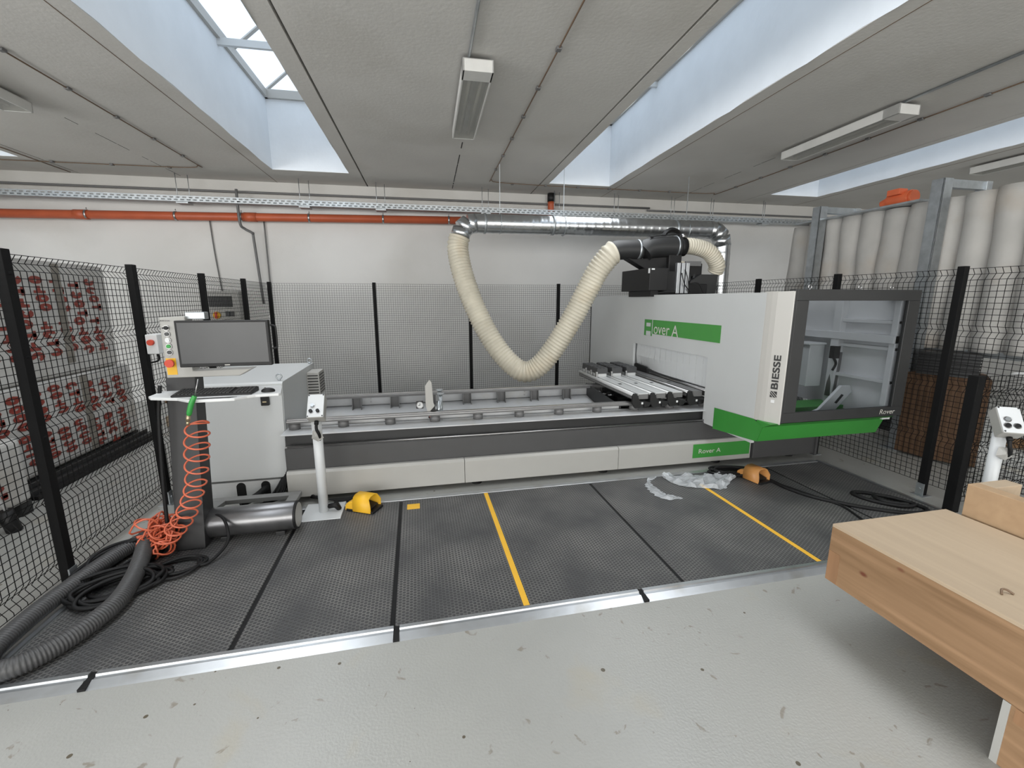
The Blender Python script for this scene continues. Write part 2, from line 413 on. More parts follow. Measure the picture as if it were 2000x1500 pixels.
# lamps
def lamp(x, y0, y1, label):
    z = CZ-.005
    t = thing('ceiling_lamp', label, 'lamp', (x, (y0+y1)/2, CZ), 'twin tube ceiling lamps', b=True)
    g = G(); g.box(x-.12, x+.12, y0, y0+.16, z-.11, z-.02); g.box(x-.12, x-.105, y0, y1, z-.11, z-.02); g.box(x+.105, x+.12, y0, y1, z-.11, z-.02)
    g.box(x-.12, x+.12, y1-.015, y1, z-.11, z-.02); g.box(x-.12, x+.12, y0, y1, z-.03, z-.02)
    g.build('housing', 'lampwhite', t, .003)
    for dx in (-.05, .05): G().cyl((x+dx, y0+.17, z-.065), (x+dx, y1-.03, z-.065), .014, 10).build('tube', 'tube', t)
    g = G(); g.box(x-.02, x+.02, y0+.16, y1-.02, z-.06, z-.03); g.build('reflector', 'zinc', t)
    G().box(x-.105, x+.105, y0+.16, y1-.015, z-.108, z-.105).build('cover', 'louver', t)
    g = G(); g.box(x-.05, x+.05, y0+.1, y0+.2, z-.02, z+.005); g.box(x-.05, x+.05, y1-.3, y1-.2, z-.02, z+.005); g.build('mounting_bracket', 'charcoal', t)
    return t
lamp(.445, 3.73, 5.2, 'twin tube ceiling lamp hanging over the middle of the machine')
lamp(4.53, 3.75, 5.18, 'twin tube ceiling lamp right of the large skylight, above the cabin end')
lamp(-3.70, 3.80, 5.27, 'twin tube ceiling lamp cut off by the left edge of the photo')
lamp(7.62, 3.8, 5.25, 'twin tube ceiling lamp beyond the filter bags at far right')
for x, y1, lb in ((.375, 3.8, 'grey conduit on the ceiling leading to the middle lamp'), (4.46, 3.78, 'grey conduit on the ceiling leading to the right lamp')):
    tag(G().cyl((x, YB+.5, CZ-.014), (x, y1, CZ-.014), .012, 8).build('ceiling_conduit', 'zinc', b=True, loc=(x, 2, CZ)), lb, 'conduit')
# clipped cables
def clipped(pts, label, clips):
    p = cat_rom(pts, 6); t = thing('ceiling_cable', label, 'cable', pts[0], b=True)
    G().tube(p, .006, 6).build('cable', 'brownwire', t)
    for c in clips: G().box(c[0]-.02, c[0]+.02, c[1]-.025, c[1]+.025, CZ-.022, CZ-.001).build('clip', 'midgrey', t, .004)
yc = CZ-.012
clipped([(1.02,-2,yc),(1.02,3,yc),(1.02,6.9,yc),(1.04,7.18,yc),(1.2,7.3,yc),(2.2,7.36,yc),(3.6,7.36,yc),(4.6,7.36,yc),(4.95,7.3,yc),(5.06,7.0,yc),(5.06,3,yc),(5.06,-2,yc)],
        'thin brown cable clipped to the ceiling just right of the middle lamp', [(1.02, 2.9+.62*i) for i in range(7)]+[(1.4+.55*i, 7.36) for i in range(6)]+[(5.06, 3.5+.56*i) for i in range(7)])
clipped([(-3.05,-2,yc),(-3.05,3,yc),(-3.05,6.9,yc),(-3.07,7.2,yc),(-3.25,7.32,yc),(-4,7.36,yc),(-6,7.4,yc),(-8,7.4,yc)],
        'thin brown cable clipped along the left ceiling bay and turning left at the wall', [(-3.05, 4.3+.62*i) for i in range(5)]+[(-3.5-.7*i, 7.37) for i in range(5)])
clipped([(-5.05,3,yc),(-5.05,5.4,yc),(-5.05,7.9,yc)], 'short brown cable clipped beside the far left skylight', [(-5.05,6.6)])

# services along the back wall
t = thing('cable_tray', 'long perforated galvanised cable tray hung along the back wall', 'cable tray', (0, 7.72, 3.15), b=True)
g = G(); ty = 7.68
for z0, z1 in ((3.10,3.117),(3.135,3.150),(3.168,3.185)): g.box(XL+.1, 8.2, ty, ty+.004, z0, z1)
x = XL+.1
while x < 8.2:
    g.box(x, x+.035, ty, ty+.004, 3.117, 3.135); g.box(x+.03, x+.065, ty, ty+.004, 3.150, 3.168); x += .085
g.box(XL+.1, 8.2, ty, ty+.14, 3.10, 3.104); g.box(XL+.1, 8.2, ty+.136, ty+.14, 3.10, 3.185)
g.build('tray', 'zinc', t)
for x in (-6.1, -3.6, -1.9, -.75, .95, 2.2, 3.3, 4.4, 5.2, 6.3):
    g = G(); g.cyl((x, ty+.02, 3.08), (x, ty+.02, CZ), .005, 6); g.cyl((x+.12, ty+.12, 3.08), (x+.12, ty+.12, CZ), .005, 6); g.box(x-.02, x+.14, ty-.01, ty+.15, 3.075, 3.095)
    g.build('hanger', 'zinc', t)
t = thing('drain_pipe', 'orange plastic drain pipe running along the back wall under the tray', 'pipe', (-3, 7.9, 2.9), b=True)
def oz(x): return 2.89+.0165*(x+6)
G().tube([(XL+.02, 7.9, oz(XL)), (2.1, 7.9, oz(2.1))], .062, 16).build('pipe', 'orange', t)
for x in (-5.0,-2.7): G().cyl((x-.09, 7.9, oz(x)), (x+.09, 7.9, oz(x)), .069, 16).build('socket', 'orange', t)
for x in (-4.93,-3.75,-2.83,-1.83,-.68,.40): 
    g = G(); g.cyl((x-.014, 7.9, oz(x)), (x+.014, 7.9, oz(x)), .07, 16); g.box(x-.012, x+.012, 7.9, YW, oz(x)-.012, oz(x)+.012); g.cyl((x, 7.9, oz(x)+.05), (x, 7.9, oz(x)+.1), .006, 6); g.build('pipe_clamp', 'steel', t)
G().tube(cat_rom([(2.08,7.9,oz(2)), (2.16,7.9,oz(2)+.02), (2.2,7.9,3.12), (2.2,7.9,3.36)], 4), .06, 16).build('riser', 'orange', t)
lab(G().cyl((2.2,7.9,3.36), (2.2,7.9,CZ), .066, 16).build('ceiling_sleeve', 'black', t), 'black sleeve at the ceiling')
def wpipe(pts, r, label, m='midgrey', cat_='pipe', name='wall_pipe', n=5):
    return tag(G().tube(cat_rom(pts, n), r, 8).build(name, m, b=True, loc=pts[0]), label, cat_)
wpipe([(XL+.02,7.93,3.31),(-2,7.93,3.32),(4.1,7.93,3.33)], .017, 'thin dark pipe running high along the back wall, left length')
wpipe([(4.05,7.93,3.29),(6,7.93,3.29),(XR-.1,7.93,3.29)], .015, 'thin dark pipe running high along the back wall, right length beyond the joint')
wpipe([(-2.83,7.80,3.33),(-2.83,7.80,2.85),(-2.79,7.86,2.76),(-2.70,7.90,2.7),(-2.70,7.93,2.6),(-2.66,7.95,1.6)], .02, 'grey steel pipe dropping down the back wall with a jog')
wpipe([(-2.56,8.04,3.0),(-2.56,8.04,1.5)], .011, 'thin grey conduit down the back wall just right of the jogged pipe')
wpipe([(-3.36,8.05,3.0),(-3.34,8.05,2.4),(-3.3,8.05,1.8)], .009, 'thin grey cable leading down the wall to the grey control cabinet')
t = thing('wall_control_cabinet', 'grey control cabinet with a rotary switch on the back wall behind the left fence', 'control cabinet', (-3.3, YW, 1.2), b=True)
G().box(-3.52,-3.0,7.87,YW,1.12,1.80).build('housing', 'panelgrey', t, .008)
G().box(-3.44,-3.1,7.862,7.872,1.55,1.72).build('display_window', 'charcoal', t)
G().cyl((-3.34,7.872,1.42),(-3.34,7.84,1.42),.055,16).build('switch_disc', 'yellow', t); G().box(-3.355,-3.325,7.81,7.845,1.37,1.47).build('rotary_handle', 'red', t)
for x, z in ((-3.18,1.44),(-3.12,1.44),(-3.36,1.24),(-3.18,1.24)): G().box(x-.035,x+.035,7.86,7.872,z-.04,z+.04).build('breaker', 'darkgrey', t)

# ================================================================ FENCES
FOLDS = [1.86, 1.42, .97, .52, .12]
def wirepanel(g, ax, a0, a1, fix, sgn, pitch, z0=.05, z1=1.90, folds=FOLDS, r=.0024):
    L_ = abs(a1-a0); n = max(1, round(L_/pitch)); 
    prof = []
    zs = [z0]
    for f in sorted(folds):
        if f-.05 > z0 and f+.05 <= z1+.02:
            zs += [f-.05, f-.025, f, f+.025, f+.05]
    zs += [z1]; zs = sorted(set(round(z, 4) for z in zs if z <= z1))
    def off(z):
        for f in folds:
            d = abs(z-f)
            if d < .051: return max(0, 1-d/.05)*.032
        return 0
    def P(a, z, extra=0):
        q = fix+sgn*(off(z)+extra)
        return (a, q, z) if ax == 'x' else (q, a, z)
    for i in range(n+1):
        a = a0+(a1-a0)*i/n
        g.tube([P(a, z) for z in zs], r, 3, cap=False)
    m = round((z1-z0)/pitch)
    zz = [z0+(z1-z0)*i/m for i in range(m+1)]
    for z in zz: g.tube([P(a0, z, .004), P(a1, z, .004)], r, 3, cap=False)
def post(g, x, y, h=1.92, sx=.024, sy=.027): g.box(x-sx, x+sx, y-sy, y+sy, 0, h)
def foot(x, y, t, d=(1,0)):
    g = G(); g.box(x-.05, x+.05, y-.05, y+.05, 0, .006); g.box(x+.024*d[0]-.004, x+.024*d[0]+.004, y-.03, y+.03, 0, .11) if d[0] else g.box(x-.03, x+.03, y+.024*d[1]-.004, y+.024*d[1]+.004, 0, .11)
    g.cyl((x+.03*d[0], y+.03*d[1], .06), (x+.036*d[0], y+.036*d[1], .06), .012, 8)
    g.build('foot_bracket', 'zinc', t)
XF = -2.07
t = thing('mesh_fence', 'black welded mesh safety fence along the left side of the machine', 'fence', (XF, 5, 0), 'black mesh safety fences')
LY = [2.83, 3.90, 5.02, 6.12, 7.12]; allL = [1.66]+LY
for i in range(5):
    g = G(); wirepanel(g, 'y', allL[i], allL[i+1], XF-.024, -1, .042); g.build('mesh_panel', 'blackpaint', t)
for y in allL:
    g = G(); post(g, XF, y)
    for f in FOLDS: g.box(XF-.03, XF+.026, y-.012, y+.012, f-.07, f-.055)
    g.build('fence_post', 'blackpaint', t, .003); foot(XF, y, t, (1,0))
BY = lambda x: 7.14-.03*(x-XF)
t = thing('mesh_fence', 'black welded mesh safety fence behind the machine by the white wall', 'fence', (1, 7.05, 0), 'black mesh safety fences')
bx = [XF+.03, -.6, .85, 2.3, 3.75, 4.2]
for i in range(5):
    g = G(); wirepanel(g, 'x', bx[i], bx[i+1], (BY(bx[i])+BY(bx[i+1]))/2, 1, .034, r=.0017); g.build('mesh_panel', 'blackpaint', t)
for x in bx[1:-1]:
    g = G(); post(g, x, BY(x)-.03); g.build('fence_post', 'blackpaint', t, .003); foot(x, BY(x)-.03, t, (0,-1))
XG = 4.22
t = thing('mesh_fence', 'tall black welded mesh safety fence on the right beside the cabin', 'fence', (XG, 4.5, 0), 'black mesh safety fences')
RY = [1.64, 2.70, 3.76, 4.83, 5.9, 6.95]
for i in range(5):
    g = G(); wirepanel(g, 'y', RY[i], RY[i+1], XG+.024, 1, .044, z0=.10); g.build('mesh_panel', 'blackpaint', t)
for y in RY:
    g = G(); post(g, XG, y); g.build('fence_post', 'blackpaint', t, .003); foot(XG, y, t, (-1,0))
t = thing('low_mesh_fence', 'low black mesh fence with a square end post behind the wooden boxes', 'fence', (4.12, 2.42, 0))
g = G(); g.box(4.085,4.155,2.385,2.455,0,1.10); g.build('fence_post', 'blackpaint', t, .003)
g = G(); wirepanel(g, 'x', 4.14, 6.2, 2.45, 1, .042, z0=.05, z1=1.08, folds=[.93,.5,.14]); g.build('mesh_panel', 'blackpaint', t)
g = G(); g.box(5.6,5.64,2.40,2.44,0,1.10); g.build('fence_post', 'blackpaint', t, .003)

# small junction box on the left fence
t = thing('junction_box', 'small white junction box with a red button on the left fence post', 'junction box', (-1.99, 3.93, 1.33))
G().box(-2.03,-1.95,3.86,4.0,1.25,1.40).build('housing', 'white', t, .006)
G().cyl((-1.99,3.86,1.34),(-1.99,3.835,1.34),.022,12).build('button', 'red', t)
G().tube(cat_rom([(-1.98,3.9,1.25),(-1.97,3.88,1.2),(-2.03,3.9,1.18)],5),.007,6).build('cable', 'rubber', t)

# ================================================================ FLOOR MATS
MZ = .018
mx = [-1.92,-.93,-.18,.53,1.49,2.46,3.36,4.02]
descr = ['leftmost, under the operator console', 'second from the left, below the push button stand', 'with the yellow sticker', 'just right of the first yellow tape line', 'with the torn plastic film on it', 'just right of the second yellow tape line', 'rightmost, along the right fence']
for i in range(7):
    o = G().box(mx[i]+.012, mx[i+1]-.012, 2.05, 3.5, 0, MZ).build('floor_mat', 'hex', None, .004, loc=((mx[i]+mx[i+1])/2, 2.78, 0))
    tag(o, 'dark hexagon patterned rubber floor mat, '+descr[i], 'floor mat', 'rubber floor mats')
for i, x in enumerate(mx[1:-1]):
    nm_ = ('left of the push button stand','beside the yellow sticker','under the first yellow tape line','running to the torn plastic film','under the second yellow tape line','near the coiled black cable')[i]
    tag(G().box(x-.0115, x+.0115, 2.05, 3.5, 0, .012).build('joint_strip', 'rubber', loc=(x,2.8,0)), 'black joint strip between floor mats, '+nm_, 'floor strip', 'black joint strips')
for x, lb in ((.53,'yellow tape line on the mats right of the yellow sticker'), (2.46,'yellow tape line on the mats near the orange foot pedal')):
    tag(G().box(x-.017, x+.017, 2.05, 3.5 if x < 1 else 3.26, MZ+.0003, MZ+.0013).build('tape_line', 'tape', loc=(x,2.8,MZ)), lb, 'tape', 'yellow tape lines')
tag(G().box(-.13,-.03,3.33,3.42,MZ+.0003,MZ+.0015).build('floor_sticker', 'tape', loc=(-.08,3.37,MZ)), 'small yellow sticker on the mat in front of the machine', 'sticker')
def ramp_strip(x0, x1, label):
    g = G(); g.prism([(1.955,0),(1.965,.004),(2.0,.016),(2.005,.011),(2.02,.011),(2.024,.021),(2.046,.021),(2.046,0)], 'x', x0, x1)
    return tag(g.build('edge_profile', 'alu', loc=((x0+x1)/2,2,0)), label, 'edge profile', 'aluminium mat edging')
for x0, x1, lb in ((-2.0,-1.49,'aluminium ramp profile at the front left corner of the mats'), (-1.46,-.175,'aluminium ramp profile along the mat front left of the first black joint'), (-.145,1.185,'aluminium ramp profile along the middle of the mat front'), (1.215,2.6,'aluminium ramp profile along the mat front by the wooden box'), (2.63,4.02,'aluminium ramp profile at the front right corner, mostly behind the wooden box')):
    ramp_strip(x0, x1, lb)
for x, lb in ((-1.475,'left'), (-.16,'middle'), (1.2,'right'), (2.615,'hidden right')):
    tag(G().box(x-.015, x+.015, 1.955, 2.05, 0, .012).build('edge_connector', 'rubber', loc=(x,2,0)), 'small black connector between aluminium ramp profiles, the %s one' % lb, 'connector', 'black edge connectors')
tag(G().box(4.022,4.05,2.05,3.55,0,.02).build('edge_profile', 'alu', loc=(4.03,2.8,0)), 'aluminium edge profile along the right side of the mats', 'edge profile', 'aluminium mat edging')
tag(G().prism([(-1.985,0),(-1.98,.006),(-1.945,.018),(-1.922,.018),(-1.922,0)], 'y', 2.05, 3.55).build('edge_profile', 'alu', loc=(-1.95,2.8,0)), 'aluminium edge profile along the left side of the mats', 'edge profile', 'aluminium mat edging')
tag(G().box(-1.0,4.0,3.503,3.56,0,.022).build('edge_profile', 'alu', None, .003, loc=(1.5,3.53,0)), 'aluminium edge profile along the machine side of the mats', 'edge profile', 'aluminium mat edging')

# ================================================================ THE MACHINE
mc = thing('machining_centre', 'long grey and green woodworking machining centre with a windowed cabin', 'machine', (1.5, 4.3, 0))
segx = [-1.09,.372,1.852,3.33]
for i in range(3):
    g = G(); g.prism([(3.68,.05),(3.68,.252),(3.70,.272),(3.735,.272),(3.735,.05)], 'x', segx[i]+.002, segx[i+1]-.002)
    g.build('lower_panel', 'panelgrey', mc, .002)
sg = G().box(2.655,3.31,3.6765,3.679,.10,.243).build('name_plate', 'green', mc)
text('lettering', 'Rover A', .25, .045, (2.72,3.676,.145), (1,0,0), (0,0,1), 'printgrey', sg)
for x in (-.9,.49,1.74,3.0,3.9):
    g = G(); g.box(x-.09,x+.09,3.72,3.86,.04,.06); g.cyl((x,3.79,.012),(x,3.79,.045),.03,16); g.cyl((x,3.79,0),(x,3.79,.014),.05,16); g.build('levelling_foot', 'black', mc)
g = G(); g.box(-1.1,4.12,3.745,3.99,.075,.45); g.box(-1.1,3.34,3.745,3.80,.45,.455); g.box(-1.1,4.12,3.99,5.15,.075,.34); g.build('bed', 'darkgrey', mc, .004)
g = G(); g.box(3.345,4.12,3.66,3.745,.05,.40); g.box(4.10,4.125,3.64,3.75,.03,.42); g.build('end_cover', 'darkgrey', mc, .004)
g = G(); g.box(-1.1,3.9,3.80,3.84,.45,.565); g.build('bed_recess', 'charcoal', mc)
g = G(); g.cyl((-1.08,3.752,.468),(2.9,3.752,.468),.0075,12); g.box(-1.1,2.95,3.76,3.80,.456,.466); g.build('guide_rail', 'steel', mc)
g = G(); g.box(-1.12,3.0,3.735,3.965,.565,.575); g.build('bed_flange', 'sheet', mc, .002)
for x in [-1.05+.3945*k for k in range(11)]:
    G().cyl((x,3.91,.575),(x,3.91,.634),.045,20).build('rail_spacer', 'midgrey', mc)
def rail(y0, y1, x0, z0, z1):
    o = G().box(x0, 3.6, y0, y1, z0, z1).build('support_rail', 'midgrey', mc, .003)
    g = G(); g.box(x0, 3.6, y0+.02, y1-.025, z1, z1+.006); g.box(x0,3.6,y0-.004,y0,z1-.010,z1-.004); g.build('linear_guide', 'steel', o)
    for x in (.18,1.05,1.75): 
        g = G(); g.box(x-.07,x+.07,y0-.003,y0,z0+.006,z1-.012); g.build('joint_plate', 'midgrey', o)
rail(3.86,3.95,-1.10,.634,.660); rail(4.79,4.87,-1.0,.628,.662)
for x in [-1.05+.3945*k for k in range(1,11)]:
    g = G(); g.box(x-.045,x+.045,4.83,4.845,.44,.628)
    for s in (-1,1): g.prism([(4.83,.628),(4.83,.42),(4.76,.40),(4.80,.628)], 'x', x+s*.045-.003, x+s*.045+.003)
    g.build('rail_bracket', 'midgrey', mc)
g = G(); g.prism([(4.90,.64),(4.905,.64),(4.905,.52),(4.06,.40),(4.06,.395),(4.91,.515)], 'x', -1.08, 2.0); g.box(-1.08,2.0,4.0,4.06,.576,.592) if False else None
g.box(-1.08,2.0,4.02,4.03,.40,.60); g.build('chip_chute', 'sheet', mc)
g = G(); g.box(-1.08,2.0,4.893,4.899,.524,.528); g.build('chute_seam', 'black', mc)
g = G()
for x in (-.52,.10,1.22,1.30):
    for z in (.56,.60): g.cyl((x,4.9,z),(x,4.893,z),.008,8)
g.build('bolt', 'steel', mc)
g = G(); g.prism([(4.0,.40),(4.0,.60),(4.93,.66),(4.93,.40)], 'x', 2.0, 2.012); g.box(2.0,2.75,4.93,4.95,.35,.65); g.build('chute_end_plate', 'charcoal', mc)
# clutter under the supports
g = G()
for (x,y,z,a,b_,c) in ((2.3,4.6,.52,.12,.1,.08),(2.55,4.5,.5,.15,.12,.1),(2.85,4.3,.5,.14,.2,.1),(3.1,4.4,.52,.2,.3,.1),(2.42,4.3,.49,.07,.08,.09),(2.2,4.75,.55,.08,.08,.06)):
    g.box(x-a/2,x+a/2,y-b_/2,y+b_/2,z-c/2,z+c/2)
g.build('drive_unit', 'black', mc, .006)
for (x,y,z) in ((2.12,4.78,.585),(2.16,4.72,.565),(2.2,4.66,.56),(2.33,4.3,.53)):
    G().cyl((x-.03,y,z),(x+.04,y-.01,z),.012,10).build('air_fitting', 'steel', mc)
G().box(2.62,2.66,3.975,4.02,.585,.60).build('valve_tag', 'brass', mc)

# work supports with vacuum blocks
def support(x, n_blocks, dark=False):
    s = G().box(x+.005,x+.165,3.84,5.29,.694,.732).build('work_support', 'charcoal', mc, .003)
    g = G(); g.box(x+.058,x+.168,3.83,5.30,.732,.755); g.build('support_plate', 'plate' if not dark else 'midgrey', s, .002)
    g = G(); g.box(x+.040,x+.052,3.83,5.30,.735,.750); g.cyl((x+.018,3.825,.742),(x+.018,5.30,.742),.019,14); g.build('guide_rod', 'plate' if not dark else 'steel', s)
    G().box(x+.098,x+.130,4.32,4.36,.7555,.757).build('slot', 'black', s)
    g = G(); g.box(x-.001,x+.005,3.85,5.28,.705,.728); g.box(x+.062,x+.165,3.826,3.83,.700,.748); g.build('end_plate', 'midgrey', s)
    g = G(); g.prism([(x-.012,.665),(x-.014,.735),(x+.002,.762),(x+.030,.762),(x+.048,.725),(x+.065,.692),(x+.19,.668),(x+.188,.655),(x+.165,.625),(x+.02,.615)], 'y', 3.80, 3.826)
    g.build('end_bracket', 'black', s, .003)
    G().box(x+.082,x+.100,3.797,3.80,.655,.675).build('scale_window', 'white', s)
    G().cyl((x+.12,3.80,.640),(x+.12,3.785,.640),.014,12).build('knob', 'black', s)
    if dark: return
    for k in range(n_blocks):
        y = 4.80+.165*k
        G().box(x+.055,x+.168,y+.01,y+.135,.755,.793).build('block_base', 'plate', s, .003)
        g = G(); g.box(x+.028,x+.046,y-.01,y+.03,.735,.815); g.cyl((x+.037,y-.012,.808),(x+.037,y+.01,.808),.012,10); g.build('clamp_lever', 'steel', s, .004)
        g = G(); g.box(x+.040,x+.175,y,y+.145,.793,.858)
        for ix in range(3):
            for iy in range(3):
                xx = x+.047+ix*.042; yy = y+.008+iy*.045; g.box(xx,xx+.036,yy,yy+.038,.858,.864)
        g.build('vacuum_block', 'vac', s, .002)
for x in (2.045,2.235,2.425): support(x, 3)
for x in (2.645,2.87): support(x, 0, True)
g = G(); g.prism([(4.93,.70),(4.93,.80),(4.97,.83),(5.24,.845),(5.27,.83),(5.27,.70)], 'x', 2.812, 2.836); g.build('brush_guard', 'black', mc, .004)

# reference stop with pressure gauge
st = G().box(.115,.17,3.955,3.985,.60,.665).build('reference_stop', 'black', mc, .003)
g = G(); g.prism([(.055,.72),(.055,.90),(.095,.955),(.115,.93),(.125,.74),(.135,.71),(.085,.655),(.07,.655)], 'y', 3.93, 3.945); g.build('stop_plate', 'panelgrey', st, .002)
g = G(); g.prism([(.075,.60),(.075,.655),(.118,.71),(.14,.71),(.14,.58),(.10,.58)], 'y', 3.935, 3.95); g.build('stop_bracket', 'black', st)
g = G(); g.box(.085,.12,3.90,3.935,.615,.655); g.build('release_knob', 'red', st, .004)
g = G(); g.cyl((.20,4.1,.50),(.20,4.12,.78),.018,12); g.cyl((.20,4.12,.78),(.2,4.12,.79),.035,14); g.build('stop_cylinder', 'zinc', st)
g = G(); g.cyl((.20,4.3,.55),(.2,4.3,.78),.02,12); g.cyl((.2,4.3,.78),(.2,4.3,.79),.035,14); g.build('stop_cylinder', 'zinc', st)
G().cyl((.158,3.97,.59),(.188,4.0,.74),.019,14).build('stop_cylinder', 'zinc', st)
gg = G().box(-.03,.035,4.0,4.02,.675,.745).build('gauge_housing', 'charcoal', mc, .003)
G().cyl((.004,4.0,.711),(.004,3.988,.711),.029,24).build('gauge_dial', 'white', gg)
g = G(); g.torus((.004,3.988,.711), .029, .003, 'y'); g.build('gauge_ring', 'steel', gg)
g = G(); g.box(-.012,.006,3.985,3.987,.708,.712); g.box(.002,.006,3.985,3.987,.708,.73); g.build('needle', 'black', gg)

# cabin shell
GX = 2.80
g = G(); g.box(GX,GX+.03,3.10,6.79,1.105,1.72); g.box(GX,GX+.03,3.10,3.77,.44,1.105); g.box(GX,GX+.03,5.29,6.79,.50,1.105)
g.build('side_shell', 'grey', mc)
g = G(); g.box(GX,4.10,6.76,6.79,.50,1.71); g.build('rear_shell', 'grey', mc)
# rounded front corner
arc = [(GX,3.12),(GX+.002,3.09),(GX+.010,3.05),(GX+.022,3.01),(GX+.072,2.905),(GX+.078,2.90)]
g = G(); n = len(arc)
for i in range(n-1):
    a, c = arc[i], arc[i+1]
    g.add([(a[0],a[1],.655),(c[0],c[1],.655),(c[0],c[1],1.73),(a[0],a[1],1.725)], [(0,1,2,3)], False)
for i in range(n-1):
    a, c = arc[i], arc[i+1]
    g.add([(a[0]+.03,a[1],.655),(c[0]+.03,c[1]+.01,.655),(c[0]+.03,c[1]+.01,1.73),(a[0]+.03,a[1],1.725)], [(0,1,2,3)], False)
sh = g.build('corner_shell', 'warmgrey', mc)
dd = Vector((.05,-.105,0)).normalized()
text('lettering', 'BIESSE', .275, .05, Vector((GX+.055,2.941,.945))+Vector((-.0015,-.0008,0)), (0,0,1), -dd, 'printblack', sh, fat=.0022)
g = G(); o0 = Vector((GX+.055,2.941,.873))+Vector((-.002,-.001,0))
def band(p, q, S=.052):
    poly = [(0,0),(S,0),(S,S),(0,S)]
    for sg_, lim in ((1,p),(-1,-q)):
        out = []
        for n_ in range(len(poly)):
            A, B = poly[n_], poly[(n_+1) % len(poly)]; fa, fb = sg_*(A[0]-A[1])-lim, sg_*(B[0]-B[1])-lim
            if fa >= 0: out.append(A)
            if fa*fb < 0: t_ = fa/(fa-fb); out.append((A[0]+(B[0]-A[0])*t_, A[1]+(B[1]-A[1])*t_))
        poly = out
    return poly
for p, q in ((-.052,-.028),(-.021,-.007),(.0,.014),(.021,.052)):
    pl = band(p, q)
    g.add([o0+Vector((0,0,a))-dd*b_ for a, b_ in pl], [tuple(range(len(pl)))])
g.build('emblem', 'printblack', sh)
G().add([o0+Vector((0,0,z))-dd*y for z, y in ((-.045,.012),(-.02,.012),(-.02,.04),(-.045,.04))], [(0,1,2,3)]).build('sticker', 'white', sh)
# green skirt
g = G(); g.add([(GX-.006,3.60,.635),(GX-.006,3.60,.425),(GX-.006,3.035,.475),(GX-.006,2.985,.615),(GX-.006,3.09,.66)], [(0,1,2,3,4)]); g.add([(GX+.002,3.60,.635),(GX+.002,3.60,.425),(GX-.006,3.60,.425),(GX-.006,3.60,.635)], [(0,1,2,3)])
g.prism([(2.905,.660),(2.985,.615),(3.035,.475),(3.06,.475),(3.06,.66)], 'x', GX-.002, 4.06)
g.build('green_skirt', 'green', mc)
# green sign
sg = G().box(GX-.003,GX,3.61,5.03,1.258,1.425).build('name_plate', 'greensign', mc)
xx = GX-.004
text('lettering', 'over', .335, .085, (xx,4.80,1.262), (0,-1,0), (0,0,1), 'printgrey', sg)
text('lettering', 'A', .13, .125, (xx,4.42,1.258), (0,-1,0), (0,0,1), 'printgrey', sg)
g = G()
for y0, y1, z0, z1 in ((4.833,4.845,1.258,1.425),(4.88,4.98,1.34,1.385),(4.87,4.98,1.235,1.285)): g.box(xx-.001,xx,y0,y1,z0,z1)
g.build('letter_cutout', 'grey', sg)
g = G(); g.box(GX-.003,GX,4.98,5.03,1.228,1.258); g.box(GX-.003,GX,4.845,4.87,1.228,1.258); g.build('letter_foot', 'greensign', sg)
# window frame
g = G(); g.box(2.878,2.90,2.90,2.96,.665,1.742); g.box(2.90,4.13,2.90,2.93,1.655,1.742); g.box(2.90,4.13,2.90,2.93,.665,.750); g.box(4.01,4.13,2.90,2.93,.750,1.655); g.box(2.90,3.015,2.90,2.93,.750,1.655); g.box(4.105,4.13,2.93,3.05,.665,1.742)
wf = g.build('window_frame', 'charcoal', mc, .003)
G().box(3.015,4.01,2.914,2.918,.75,1.655).build('window_pane', 'smoked', wf)
text('lettering', 'Rover', .165, .042, (3.885,2.898,.688), (1,0,0), (0,0,1), 'printgrey', wf, slant=.15)
# cabin inside
g = G(); g.box(4.06,4.08,2.95,3.55,.62,1.70); 
g.box(4.06,4.08,3.55,5.3,.62,1.70); g.build('inner_side_panel', 'interior', mc)
g = G(); g.box(3.99,4.06,3.46,3.54,.62,1.70); g.box(4.0,4.06,2.95,3.0,.62,1.70)
for z in (1.47,1.24,.95): g.box(4.01,4.06,2.95,3.5,z-.015,z+.015)
g.box(3.98,4.06,2.95,4.2,1.29,1.36); g.build('inner_frame', 'interior', mc, .003)
g = G(); g.box(3.0,4.06,5.28,5.31,.62,1.70); g.build('inner_back_panel', 'interior', mc)
g = G(); g.box(2.83,3.07,3.02,3.06,.66,1.70); g.build('inner_dark_panel', 'black', mc)
g = G(); g.box(GX+.09,4.13,2.94,3.10,1.69,1.715); g.box(GX+.03,4.10,5.2,5.5,1.66,1.69); g.build('roof_rim', 'charcoal', mc)
g = G(); g.box(2.9,4.05,3.06,3.6,.60,.62); g.build('cabin_floor', 'black', mc)
g = G(); g.box(3.82,4.0,3.60,3.80,.80,1.22); g.box(3.80,4.01,3.59,3.81,1.22,1.24); g.build('spindle_cover', 'whitepaint', mc, .006)
g = G(); g.cyl((4.02,3.5,.72),(4.05,3.5,1.16),.045,12); g.build('inner_column', 'midgrey', mc)
g = G(); g.tube(cat_rom([(3.98,3.48,1.20),(3.96,3.46,1.12),(4.0,3.46,1.05),(3.98,3.47,.98)],5),.012,6); g.box(3.95,4.02,3.45,3.5,1.10,1.22); g.build('sensor_cable', 'black', mc)
g = G(); g.prism([(3.52,.62),(3.62,.62),(3.70,.645),(3.92,.86),(4.02,.86),(4.05,.80),(3.86,.60),(3.52,.60)], 'y', 3.30, 3.33); g.build('slotted_arm', 'whitepaint', mc, .004)
g = G(); g.prism([(3.86,.70),(3.93,.78),(3.955,.77),(3.885,.69)], 'y', 3.296, 3.30); g.build('arm_slot', 'black', mc)
g = G(); g.box(3.2,4.02,3.34,3.6,.62,.66); g.build('inner_green_cover', 'green', mc)
